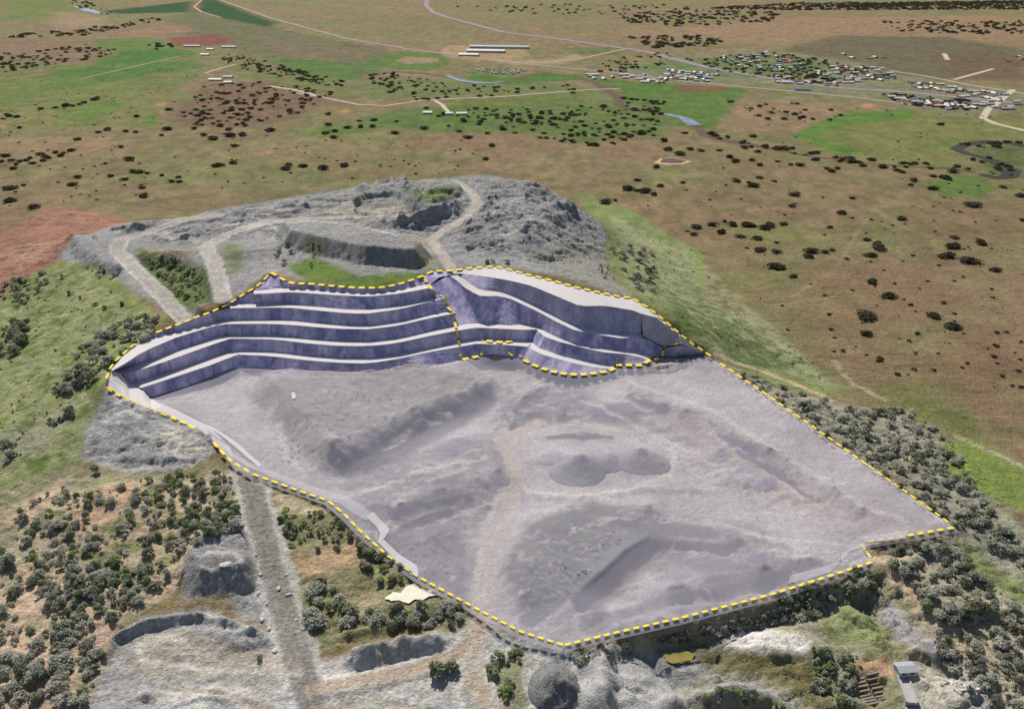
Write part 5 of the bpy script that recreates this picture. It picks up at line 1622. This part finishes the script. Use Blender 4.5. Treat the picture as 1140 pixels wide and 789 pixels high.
# --- trees of the plain: traced one by one, grouped by paddock
REG = {
    'right paddock below the creek': [(863, 297.8), (863.6, 298.7), (880, 230), (885.6, 218), (883.3, 308.6), (971, 315), (989, 331.4), (967, 353), (964, 372), (1040, 352), (1061, 364.5), (970.4, 285.4), (1107, 301.7), (1076.5, 291.5),
                                      (948.4, 221.5), (938.8, 238), (1003, 244), (1083.6, 230), (924.5, 253.4), (964, 267.5), (978, 271), (980, 277), (902.8, 280.8), (902, 286.5), (925.6, 279), (918, 281), (1063.6, 265), (1059, 275),
                                      (1055.6, 285.8), (1050, 286), (1091, 271), (1137.7, 246), (1136.6, 219), (1117, 209), (1037, 211), (1015, 206.7), (1018, 201.4)],
    'paddock behind the tip': [(709, 201), (700, 211), (709, 213), (717, 214), (729, 217), (735, 208), (760, 204), (674, 226.5), (685, 223.6), (776, 254), (771.6, 261.6), (793.5, 251), (802, 259.4), (806.7, 247), (815.4, 251), (824, 263.8), (830.8, 250.6),
                               (838.5, 252.8), (842.9, 266.4), (851.6, 255), (857, 251.7), (871.4, 250), (845, 279), (863, 281), (818.7, 202), (834, 204), (838.5, 208), (845.7, 198.4), (862, 202.4), (732, 186.6), (540.6, 178), (548.4, 162.7)],
    'creek side paddock': [(780, 168.4), (801, 168.4), (811, 175.6), (818.7, 180.4), (837, 179), (847, 184.4), (864.8, 180.4), (881, 183.7), (844, 169.5), (829.7, 165), (839.6, 152.6), (757, 172), (769, 167), (745, 167), (762.8, 149), (738.7, 157.4), (802, 155),
                           (793.5, 149.7), (921, 188.4), (932, 188), (926, 191), (890, 185), (1004, 192.5), (998, 190), (1039.6, 196.9), (1051, 198.7), (948.4, 180.4), (960, 185), (982.6, 186.6), (1060, 191.8), (1047.6, 139.4), (908.5, 178.8), (873, 133), (885, 128), (852, 117)],
    'left paddock': [(110, 148), (121, 145), (85.7, 156), (135, 164.5), (117.6, 183), (144, 178.6), (149, 191.7), (164.4, 193.7), (156, 192.5), (179.5, 196), (139, 200.8), (199.7, 197.8), (190.6, 202.8), (199.7, 203), (160.4, 219), (158.4, 209.9), (79.7, 206.8), (26, 207), (10.5, 211),
                     (12, 224.4), (38.3, 232.4), (123, 197), (86.7, 198), (151, 147.7), (140, 147), (187.6, 145), (180.5, 151.4), (227, 151), (217, 144), (152, 130.6), (187.6, 123), (22, 143), (12, 130), (4, 133), (8, 128), (20, 131), (88.8, 117), (80, 118.5), (95, 115), (104, 111.6), (108, 110), (45, 122), (62.5, 120.5), (74, 118.5)],
    'middle paddock': [(366, 128), (364, 139.5), (371, 154), (361, 149), (373, 147), (387.5, 143), (401.6, 142), (413.7, 141.5), (399.6, 135), (417.7, 134.4), (441, 136), (440, 149), (301.7, 146), (261, 163.5), (238, 186), (244, 185), (260, 182), (339, 186), (321, 183.6), (359, 188), (382.4, 185), (318, 189),
                       (226, 112.6), (256, 145), (254, 152), (271, 151), (237, 155), (471.8, 144), (510.7, 147), (499.6, 141), (520.8, 154.4), (541.6, 149), (534, 139)],
}
ORD = 'first second third fourth fifth sixth seventh eighth ninth tenth'.split()
TEENS = {11: 'eleventh', 12: 'twelfth', 13: 'thirteenth', 14: 'fourteenth', 15: 'fifteenth', 16: 'sixteenth', 17: 'seventeenth', 18: 'eighteenth', 19: 'nineteenth'}


def ordinal(n_):
    if n_ <= 10:
        return ORD[n_ - 1]
    if n_ in TEENS:
        return TEENS[n_]
    t_, u_ = divmod(n_, 10)
    tens = {2: 'twent', 3: 'thirt', 4: 'fort', 5: 'fift', 6: 'sixt', 7: 'sevent', 8: 'eight', 9: 'ninet'}[t_]
    return tens + 'ieth' if u_ == 0 else tens + 'y ' + ORD[u_ - 1]


for reg, pts in REG.items():
    pts = sorted(pts)
    for k, (x, y) in enumerate(pts):
        size = rs_.choice((rs_.uniform(5.0, 7.5), rs_.uniform(7.0, 9.5), rs_.uniform(8.5, 12.0))) * (1.0 if y > 160 else 1.1)
        single(x, y, size, 'gum', 'paddock_tree', 'dark spreading tree in the %s, %s from the left' % (reg, ordinal(k + 1)), 'trees in the ' + reg, 1.0, FAR_T, 'tree')
for (x, y) in [(15, 320), (60, 345), (110, 350), (70, 390), (170, 330), (220, 310), (250, 325), (310, 300), (350, 305), (390, 290), (180, 360), (240, 345), (4, 350), (40, 320), (330, 320), (270, 330), (140, 345), (90, 365)]:
    single(x / 4.957, 110 + y / 4.957, rs_.uniform(6, 8.5), 'gum', 'paddock_tree', 'dark green tree in clump on left plain', 'clump of trees on the left plain', 1.1, FAR_T, 'tree')
FAR_G = [
    ([(230, 94), (300, 90), (378, 104), (335, 128), (270, 142), (210, 140), (200, 128)], 150, 'small dark tree of the open woodland on brown soil', 'trees of the brown woodland'),
    ([(246, 60), (268, 62), (330, 78), (386, 92), (378, 98), (300, 84), (250, 72)], 140, 'dark tree along the creek line in the left distance', 'trees of the left creek line'),
    ([(40, 55), (100, 48), (134, 56), (110, 66), (60, 72), (0, 82), (0, 60)], 120, 'small dark tree on the brown slope in the far left', 'trees of the far left slope'),
    ([(0, 40), (90, 34), (170, 20), (180, 23), (95, 40), (0, 43)], 80, 'tree in the dark row crossing the far left', 'trees of the far left row'),
    ([(75, 0), (90, 0), (130, 16), (118, 18), (86, 9)], 24, 'dark tree beside the far left dam', 'trees beside the far left dam'),
    ([(165, 50), (190, 44), (195, 56), (170, 58)], 14, 'dark tree beside the red field', 'trees beside the red field'),
    ([(412, 84), (440, 80), (450, 100), (432, 106), (415, 92)], 40, 'dark tree in the bend of the creek', 'trees in the creek bend'),
    ([(450, 86), (500, 92), (560, 98), (640, 95), (650, 104), (560, 107), (460, 112)], 60, 'dark tree on the creek flat below the caravans', 'trees on the creek flat'),
    ([(470, 118), (520, 122), (560, 120), (660, 118), (740, 125), (735, 158), (660, 164), (560, 148), (540, 138), (470, 132)], 150, 'dark tree on the green flat behind the tip', 'trees on the green flat'),
    ([(560, 124), (620, 124), (660, 130), (620, 134), (560, 140)], 40, 'dark tree along the old channel', 'trees along the old channel'),
    ([(690, 108), (740, 114), (735, 126), (700, 124)], 34, 'dark tree beside the sandy creek bed', 'trees beside the sandy creek'),
    ([(655, 70), (745, 58), (750, 70), (700, 80), (660, 82)], 60, 'dark tree at the near end of the town', 'trees at the near end of town'),
    ([(700, 42), (760, 38), (810, 46), (790, 52), (720, 54)], 120, 'dark tree in the belt behind the highway', 'trees of the highway belt'),
    ([(760, 66), (860, 58), (960, 74), (1000, 88), (900, 94), (800, 80)], 300, 'dark garden tree between the town houses', 'garden trees of the town'),
    ([(980, 104), (1080, 112), (1075, 124), (1000, 116)], 100, 'dark tree along the far end of town', 'trees at the far end of town'),
    ([(690, 16), (760, 10), (870, 12), (860, 26), (760, 30), (700, 26)], 240, 'tree in the distant dark belt', 'trees of the distant belt'),
    ([(980, 24), (1140, 24), (1140, 40), (1000, 36)], 150, 'scattered tree on the far right rise', 'trees on the far right rise'),
    ([(880, 4), (1144, 3), (1144, 11), (900, 12), (780, 10)], 900, 'tree in the dark forest at the top right', 'trees of the far forest'),
    ([(500, 8), (700, 4), (780, 8), (640, 18), (560, 14)], 60, 'tree on the far plain', 'trees of the far plain'),
    ([(930, 5), (1144, 1), (1144, 4), (940, 9)], 500, 'tree in the farthest forest', 'trees of the farthest forest'),
    ([(1060, 160), (1140, 156), (1140, 163), (1070, 168)], 16, 'dark tree lining the upper oxbow', 'trees of the upper oxbow'),
    ([(1070, 170), (1118, 180), (1134, 192), (1120, 200), (1090, 196)], 10, 'dark tree lining the lower oxbow', 'trees of the lower oxbow'),
    ([(785, 148), (850, 160), (960, 178), (1085, 186), (1085, 192), (950, 184), (840, 168)], 44, 'dark bush lining the creek', 'bushes lining the creek'),
    ([(800, 108), (850, 112), (935, 118), (940, 136), (850, 138)], 22, 'dark tree in the pink paddock by the town', 'trees in the pink paddock'),
]
for poly, n_, lab, grp in FAR_G:
    far = max(1.0, (130 - np.mean([p[1] for p in poly])) / 60.0)
    scatter(poly, n_, (4.8 * min(far, 1.4), 8.0 * min(far, 1.7)), 'gum', 'paddock_tree', lab, grp, rs_, 1.0, FAR_T, 0, 0, 'tree')


for poly, n_ in (([(0, 150), (560, 150), (560, 190), (300, 205), (0, 235)], 170), ([(660, 180), (1140, 190), (1140, 440), (960, 420), (800, 320), (700, 230)], 190), ([(0, 60), (230, 70), (230, 140), (0, 150)], 160), ([(420, 20), (1140, 20), (1140, 60), (640, 60)], 160), ([(820, 112), (1140, 130), (1060, 185), (860, 165)], 60)):
    scatter(poly, n_, (1.2, 3.2), 'gum', 'paddock_tree', 'low bush on the plain', 'low bushes on the plain', rs_, 1.0, FAR_T, 0, 0, 'tree')


def plant_all(lst, limit, stuff_of):
    by = {}
    for e in lst:
        by.setdefault(e[5], []).append(e)
    for name, es in by.items():
        es.sort(key=lambda e: -e[0])
        ind, rest = es[:limit], es[limit:]
        for (ap, w, r, zf, sp_, nm, lab, cat, grp) in ind:
            var, _ = PROTO[sp_]
            cm, sm, _, _ = var[rs_.randrange(len(var))]
            o = empty(nm, w)
            o.rotation_euler = (0, 0, rs_.uniform(0, 6.28))
            o.scale = (r * rs_.uniform(0.8, 1.25), r * rs_.uniform(0.8, 1.2), r * zf)
            tag(o, lab, cat, grp)
            link('crown', cm, o)
            link('trunk', sm, o)
        groups = {}
        for e in rest:
            groups.setdefault(e[4], []).append(e)
        for sp_, rs2 in groups.items():
            var, mat = PROTO[sp_]
            VV, QQ, off = [], [], 0
            for (ap, w, r, zf, *_x) in rs2:
                lv, lq = var[rs_.randrange(len(var))][2:4]
                a = rs_.uniform(0, 6.28)
                ca_, sa_ = math.cos(a), math.sin(a)
                v = np.stack([(lv[:, 0] * ca_ - lv[:, 1] * sa_) * r, (lv[:, 0] * sa_ + lv[:, 1] * ca_) * r, lv[:, 2] * r * zf], -1) + w
                VV.append(v)
                QQ.append(lq + off)
                off += len(v)
            nm, lab = stuff_of[name][sp_] if isinstance(stuff_of[name], dict) else stuff_of[name]
            tag(link(nm, mesh_np(nm, np.concatenate(VV), np.concatenate(QQ), mat=mat, smooth=False)), lab, kind='stuff')


plant_all(NEAR_T, 300, {'shrub': ('undergrowth', 'undergrowth between the larger shrubs'), 'bush_tree': ('scrub_thicket', 'dense thicket of smaller scrub trees'), 'round_bush': ('undergrowth', 'undergrowth')})
plant_all(FAR_T, 300, {'paddock_tree': ('distant_trees', 'far trees too small to tell apart')})

# ------------------------------------------------------------------ buildings
M_WALLS = [mat_varied('render_wall', S(206, 200, 188), 0.05, 0.3, bstr=0), mat_varied('brick_wall', S(160, 128, 108), 0.1, 0.5, bstr=0)]
ROOFS = {'white': S(212, 212, 208), 'pale grey': S(168, 172, 174), 'cream': S(222, 212, 188), 'red': S(164, 92, 76), 'blue grey': S(120, 136, 152), 'green': S(120, 150, 130)}
M_ROOF = {k: mat_varied(k.replace(' ', '_') + '_metal_roof', c, 0.06, 0.3, bstr=0, rough=0.5) for k, c in ROOFS.items()}
M_DARKGLASS = mat_varied('dark_pane', S(60, 66, 74), 0.05, 0.3, bstr=0, rough=0.2)


def gable(name, x, y, L, W, hw, hr, rot, roof, wall, label, cat, group=None, windows=2, world=None):
    p = hit(H, x, y) if world is None else world
    o = empty(name, p)
    o.rotation_euler = (0, 0, rot)
    tag(o, label, cat, group)
    a, b = L / 2, W / 2
    v = [(-a, -b, -1), (a, -b, -1), (a, b, -1), (-a, b, -1), (-a, -b, hw), (a, -b, hw), (a, b, hw), (-a, b, hw), (-a, 0, hw + hr), (a, 0, hw + hr)]
    link('wall', mesh_np('wall', v, [(0, 1, 5, 4), (1, 2, 6, 5), (2, 3, 7, 6), (3, 0, 4, 7)], [(5, 6, 9), (7, 4, 8)], wall, False), o)
    e = 0.5
    t = 0.18
    k = hr / b
    rv = []
    for zz in (0.05, 0.05 + t):
        rv += [(-a - e, -b - e, hw - e * k + zz), (a + e, -b - e, hw - e * k + zz), (a + e, 0, hw + hr + zz), (-a - e, 0, hw + hr + zz), (a + e, b + e, hw - e * k + zz), (-a - e, b + e, hw - e * k + zz)]
    q = [(6, 7, 8, 9), (9, 8, 10, 11), (3, 2, 1, 0), (5, 4, 2, 3), (0, 1, 7, 6), (4, 5, 11, 10), (1, 2, 8, 7), (2, 4, 10, 8), (3, 0, 6, 9), (5, 3, 9, 11)]
    link('roof', mesh_np('roof', rv, q, None, roof, False), o)
    for k_ in range(windows):
        xx = -a + L * (k_ + 0.5) / windows
        wv = [(xx - 0.9, -b - 0.06, 0.9), (xx + 0.9, -b - 0.06, 0.9), (xx + 0.9, -b - 0.06, 2.2), (xx - 0.9, -b - 0.06, 2.2)]
        link('window', mesh_np('window', wv, [(0, 1, 2, 3)], None, M_DARKGLASS, False), o)
    return o


rt = random.Random(5)
town = [([(745, 78), (800, 84), (790, 92), (735, 88)], 40, 'near end of town'), ([(800, 62), (850, 58), (900, 70), (870, 82), (815, 74)], 40, 'streets behind the highway'),
        ([(930, 72), (990, 78), (1000, 90), (940, 94), (900, 86)], 45, 'middle of town'), ([(1010, 90), (1070, 98), (1120, 106), (1110, 111), (1020, 100)], 34, 'far street of town'),
        ([(990, 108), (1060, 115), (1085, 121), (1060, 123), (1000, 113)], 28, 'row below the highway'), ([(690, 82), (740, 86), (740, 92), (695, 88)], 8, 'edge of town beside the creek'),
        ([(862, 85), (932, 93), (930, 98), (862, 92)], 16, 'highway frontage'), ([(1062, 105), (1138, 113), (1138, 124), (1082, 121)], 18, 'right edge of town'), ([(640, 80), (700, 84), (745, 90), (740, 93), (650, 88)], 10, 'left outskirts'), ([(1100, 60), (1138, 62), (1138, 70), (1105, 68)], 4, 'far right paddock'), ([(930, 60), (1000, 64), (1000, 67), (930, 65)], 5, 'edge of the grey olive field')]
for poly, n_, where in town:
    placed = []
    tries = 0
    while len(placed) < n_ and tries < 800:
        tries += 1
        p = (rt.uniform(min(q[0] for q in poly), max(q[0] for q in poly)), rt.uniform(min(q[1] for q in poly), max(q[1] for q in poly)))
        if not in_poly(p, poly) or any(abs(p[0] - q[0]) < 5 and abs(p[1] - q[1]) < 1.3 for q in placed):
            continue
        placed.append(p)
    placed.sort()
    for k, p in enumerate(placed):
        rk = rt.choice(['white', 'white', 'white', 'pale grey', 'pale grey', 'cream', 'red', 'blue grey'])
        gable('house', p[0], p[1], rt.uniform(11, 19), rt.uniform(8, 10), 3.0, 1.8, rt.choice([0.15, 0.15, 1.7]) + rt.uniform(-0.1, 0.1), M_ROOF[rk], rt.choice(M_WALLS),
              '%s roofed house at the %s, %s from the left' % (rk, where, ordinal(k + 1)), 'house', 'houses at the ' + where, 2)
gable('long_shed', 541, 58.5, 118, 26, 6, 3, -0.13, M_ROOF['white'], M_WALLS[0], 'nearer of two long white roofed sheds beside the railway', 'shed', 'long sheds', 6)
gable('long_shed', 556, 54, 190, 20, 6, 3, -0.13, M_ROOF['pale grey'], M_WALLS[0], 'farther and longer pale shed of the pair beside the railway', 'shed', 'long sheds', 8)
gable('long_shed', 522, 62.5, 60, 22, 5, 3, -0.13, M_ROOF['cream'], M_WALLS[0], 'short cream roofed shed in front of the two long sheds', 'shed', 'long sheds', 4)
gable('farm_shed', 214, 52.5, 52, 10, 4, 2, -0.02, M_ROOF['blue grey'], M_WALLS[0], 'long blue grey roofed shed under the red field', 'shed', 'farm sheds by the red field', 4)
gable('farm_shed', 255, 53.5, 44, 10, 4, 2, -0.02, M_ROOF['blue grey'], M_WALLS[0], 'blue grey roofed shed in front of the dark trees by the red field', 'shed', 'farm sheds by the red field', 4)
for (x, y, L, rk, lab) in [(234, 56, 26, 'white', 'white roofed shed between the two blue grey sheds'), (228, 62, 34, 'cream', 'cream roofed shed below the blue grey sheds'), (240, 90, 40, 'white', 'white roofed shed beside the pale farm track'),
                           (254, 87, 30, 'green', 'pale green roofed shed beside the farm track'), (254, 93, 22, 'pale grey', 'pale grey roofed shed nearest the brown woodland'), (500, 128, 18, 'white', 'white roofed farmhouse at the end of the farm track'),
                           (514, 128, 26, 'cream', 'cream roofed farmhouse right of the track end'), (476, 127, 22, 'white', 'white roofed cottage left of the track end'), (718, 92.5, 26, 'white', 'white roofed house above the red brown field'),
                           (662, 84.5, 26, 'white', 'white roofed house beside the railway on green ground'), (893, 101, 46, 'blue grey', 'large light blue roofed hall below the highway'), (876, 93, 32, 'white', 'large white roofed hall beside the highway')]:
    gable('farm_building', x, y, L * 0.8, 10, 3.6, 2.0, rt.uniform(-0.2, 0.2), M_ROOF[rk], M_WALLS[0], lab, 'building', None, 2)


# caravans in the park
def caravan_parts():
    L, W, h = 7.4, 2.6, 2.7
    v = [(-L / 2, -W / 2, 0.5), (L / 2, -W / 2, 0.5), (L / 2, W / 2, 0.5), (-L / 2, W / 2, 0.5), (-L / 2 + .3, -W / 2, h), (L / 2 - .7, -W / 2, h), (L / 2 - .7, W / 2, h), (-L / 2 + .3, W / 2, h)]
    body = mesh_np('caravan_body', v, [(0, 1, 5, 4), (1, 2, 6, 5), (2, 3, 7, 6), (3, 0, 4, 7), (4, 5, 6, 7), (3, 2, 1, 0)], None, M_ROOF['white'], False)
    wv = [(-2.0, -W / 2 - .03, 1.3), (1.6, -W / 2 - .03, 1.3), (1.6, -W / 2 - .03, 2.1), (-2.0, -W / 2 - .03, 2.1)]
    win = mesh_np('caravan_window', wv, [(0, 1, 2, 3)], None, M_DARKGLASS, False)
    n_ = 10
    rim = [(0.35 * math.cos(6.283 * k / n_), y_, 0.35 + 0.35 * math.sin(6.283 * k / n_)) for y_ in (-W / 2 - .05, -W / 2 + .2) for k in range(n_)]
    q = [(k, (k + 1) % n_, n_ + (k + 1) % n_, n_ + k) for k in range(n_)]
    tr = [(0, k + 1, k) for k in range(1, n_ - 1)]
    wheel = mesh_np('caravan_wheel', rim, q, tr, M_DARKGLASS, False)
    return body, win, wheel


cb, cwn, cwh = caravan_parts()
cars, tries = [], 0
cp_poly = [(532, 79), (542, 76), (574, 76.5), (586, 79), (574, 83.5), (550, 83)]
while len(cars) < 46 and tries < 3000:
    tries += 1
    p = (rt.uniform(532, 586), rt.uniform(75, 84))
    if in_poly(p, cp_poly) and not any(abs(p[0] - q[0]) < 4.6 and abs(p[1] - q[1]) < 1.3 for q in cars):
        cars.append(p)
for p in cars:
    o = empty('caravan', hit(H, *p))
    o.rotation_euler = (0, 0, rt.choice([0.1, 0.3, 1.5, -0.3]))
    o.scale = (1.35, 1.35, 1.35)
    tag(o, 'white caravan in park by creek pool', 'caravan', 'caravans in the park')
    link('body', cb, o)
    link('window', cwn, o)
    link('wheel', cwh, o)

# white tipper truck on the pit floor
tk = empty('tipper_truck', hit(H, 327, 442) + np.array([0, 0, 0.1]))
tk.rotation_euler = (0, 0, 0.25)
tk.scale = (0.9, 0.9, 0.6)
tag(tk, 'white tipper truck parked on the pit floor below the left benches', 'truck')
M_WHITE = mat_varied('white_paint', S(222, 222, 220), 0.03, 0.5, bstr=0, rough=0.4)


def box_v(x0, x1, y0, y1, z0, z1, ch=0.0):
    return [(x0, y0, z0), (x1, y0, z0), (x1, y1, z0), (x0, y1, z0), (x0 + ch, y0 + ch, z1), (x1 - ch, y0 + ch, z1), (x1 - ch, y1 - ch, z1), (x0 + ch, y1 - ch, z1)]


BQ = [(0, 1, 5, 4), (1, 2, 6, 5), (2, 3, 7, 6), (3, 0, 4, 7), (4, 5, 6, 7), (3, 2, 1, 0)]
link('tray', mesh_np('tray', box_v(-1.3, 1.3, -4.5, 1.6, 1.1, 2.3, -0.1), BQ, None, M_WHITE, False), tk)
cab_ = link('cab', mesh_np('cab', box_v(-1.25, 1.25, 1.9, 4.2, 0.7, 2.6, 0.2), BQ, None, M_WHITE, False), tk)
link('windscreen', mesh_np('windscreen', [(-1.0, 4.16, 1.6), (1.0, 4.16, 1.6), (0.95, 4.06, 2.4), (-0.95, 4.06, 2.4)], [(0, 1, 2, 3)], None, M_DARKGLASS, False), cab_)
for (x, y) in ((-1.2, 3.0), (1.2, 3.0), (-1.2, -1.5), (1.2, -1.5), (-1.2, -3.0), (1.2, -3.0)):
    n_ = 12
    rv = [(x + dx, y + 0.52 * math.cos(6.283 * k / n_), 0.52 + 0.52 * math.sin(6.283 * k / n_)) for dx in (-0.16, 0.16) for k in range(n_)]
    q = [(k, (k + 1) % n_, n_ + (k + 1) % n_, n_ + k) for k in range(n_)]
    tr = [(0, k + 1, k) for k in range(1, n_ - 1)] + [(n_, n_ + k, n_ + k + 1) for k in range(1, n_ - 1)]
    link('wheel', mesh_np('wheel', rv, q, tr, M_DARKGLASS, False), tk)

# ------------------------------------------------------------------ lower right: hut, slabs, boulders
gable('hut', 1007, 747, 8.5, 6, 2.6, 0.8, 0.1, M_ROOF['pale grey'], M_WALLS[0], 'small grey roofed hut at the lower right beside the boulders', 'hut', None, 2)
sl = empty('concrete_ramp', hit(H, 1010, 768))
sl.rotation_euler = (0, 0, -0.12)
tag(sl, 'narrow concrete loading ramp with kerbs below the hut', 'ramp')
M_CONC = mat_varied('concrete', S(176, 174, 168), 0.12, 0.6, 2, 0.2, 0.1)
link('slab', mesh_np('slab', box_v(-2.2, 2.2, -8, 8, -1.0, 0.7), BQ, None, M_CONC, False), sl)
for s_ in (-1, 1):
    link('kerb', mesh_np('kerb', box_v(s_ * 2.5 - 0.3, s_ * 2.5 + 0.3, -8, 8, -1.0, 1.3), BQ, None, M_CONC, False), sl)
M_SLEEPER = mat_varied('weathered_timber', S(146, 134, 122), 0.15, 0.6, 2, 0.3, 0.1)
slp = mesh_np('sleeper', box_v(-3.4, 3.4, -0.55, 0.55, 0, 0.9, 0.08), BQ, None, M_SLEEPER, False)
for k, (x, y, lab) in enumerate([(964, 776, 'left of two ribbed stacks of timber sleepers at the bottom edge'), (980, 772, 'right of two ribbed stacks of timber sleepers at the bottom edge')]):
    st = empty('sleeper_stack', hit(H, x, y))
    st.rotation_euler = (0, 0, 0.25)
    tag(st, lab, 'timber stack', 'sleeper stacks')
    for q in range(8):
        z0 = float(sample(H, st.location[0] - q * 0.35, st.location[1] + q * 1.8 - 5)) - st.location[2]
        o = link('sleeper', slp, st, (rt.uniform(-.3, .3), q * 1.8 - 5, z0 + 0.1))
        o.rotation_euler = (0, 0, rt.uniform(-0.05, 0.05))


def rock_mesh(seed):
    rr = random.Random(seed)
    import bmesh
    bm = bmesh.new()
    bmesh.ops.create_icosphere(bm, subdivisions=2, radius=1.0)
    offs = [Vector((rr.uniform(-1, 1), rr.uniform(-1, 1), rr.uniform(-1, 1))).normalized() for _ in range(9)]
    for v in bm.verts:
        d = 1.0
        for o_ in offs:
            t = v.co.dot(o_)
            if t > 0.62:
                v.co -= o_ * (t - 0.62)
        v.co.z *= 0.75
    me_ = bpy.data.meshes.new('boulder')
    bm.to_mesh(me_)
    bm.free()
    me_.materials.append(M_ROCK)
    return me_


M_ROCK = mat_varied('pale_rock', S(206, 200, 190), 0.15, 0.8, 2.5, 0.5, 0.2, rand=0.12)
rocks = [rock_mesh(k) for k in range(5)]
rk_pts = []
for poly, n_ in (([(1046, 762), (1056, 756), (1072, 762), (1090, 768), (1086, 778), (1068, 772)], 30), ([(1078, 744), (1092, 750), (1108, 764), (1100, 772), (1084, 756)], 18)):
    g_, tries = 0, 0
    while g_ < n_ and tries < 900:
        tries += 1
        p = (rt.uniform(1040, 1112), rt.uniform(742, 780))
        if in_poly(p, poly) and not any(math.hypot(p[0] - q[0], p[1] - q[1]) < 3.4 for q in rk_pts):
            rk_pts.append(p)
            g_ += 1
for k, p in enumerate(rk_pts):
    w = hit(H, *p)
    o = link('boulder', rocks[k % 5], None, (w[0], w[1], w[2] + 0.25))
    s_ = rt.uniform(0.9, 1.7)
    o.scale = (s_ * rt.uniform(0.9, 1.5), s_, s_ * rt.uniform(0.8, 1.1))
    o.rotation_euler = (rt.uniform(-.3, .3), rt.uniform(-.3, .3), rt.uniform(0, 6.28))
    tag(o, 'pale angular boulder in lower right corner', 'boulder', 'row of pale boulders')
w = hit(H, 252, 628)
o = link('pale_slab', rocks[2], None, (w[0], w[1], w[2] + 0.3))
o.scale = (5.0, 2.6, 1.4)
tag(o, 'flat white rock slab on top of the grey heap by the haul road', 'rock')
for k, (x, y) in enumerate([(292, 690), (297, 672), (300, 700), (288, 660), (306, 724), (310, 655), (322, 662), (330, 690), (284, 618), (338, 700), (262, 566), (266, 575), (290, 640), (318, 640)]):
    w = hit(H, x, y)
    o = link('verge_rock', rocks[k % 5], None, (w[0], w[1], w[2] + 0.2))
    s_ = rt.uniform(0.8, 1.6)
    o.scale = (s_ * 1.4, s_, s_ * 0.9)
    o.rotation_euler = (0, 0, rt.uniform(0, 6))
    tag(o, 'pale rock dumped on the verge of the lower haul road', 'rock', 'rocks along the haul road verge')

# ------------------------------------------------------------------ labels: look-alikes told apart by their place
def photo_xy(w):
    x, y, z = w[0], w[1], w[2] - CAM_H
    d = y * cp - z * sp
    return CX + FPX * x / d, CY - FPX * (y * sp + z * cp) / d


same = {}
for o in COL.objects:
    if o.parent is None and o.get('label') and o.get('category'):
        same.setdefault(o['label'], []).append(o)
for lab, os_ in same.items():
    if len(os_) < 2:
        continue
    pts = sorted(((photo_xy(o.location), o) for o in os_), key=lambda q: -q[0][1])
    n_rows = max(1, round(len(pts) / 14))
    per = math.ceil(len(pts) / n_rows)
    for r_ in range(n_rows):
        row = sorted(pts[r_ * per:(r_ + 1) * per], key=lambda q: q[0][0])
        for k, (_, o) in enumerate(row):
            s_ = '%s, %s from left' % (lab, ordinal(k + 1))
            if n_rows > 1:
                s_ += ' in %s row' % ('front' if r_ == 0 else 'back' if r_ == n_rows - 1 else ordinal(r_ + 1))
            if len(s_.replace(',', ' ').split()) <= 16:
                o['label'] = s_
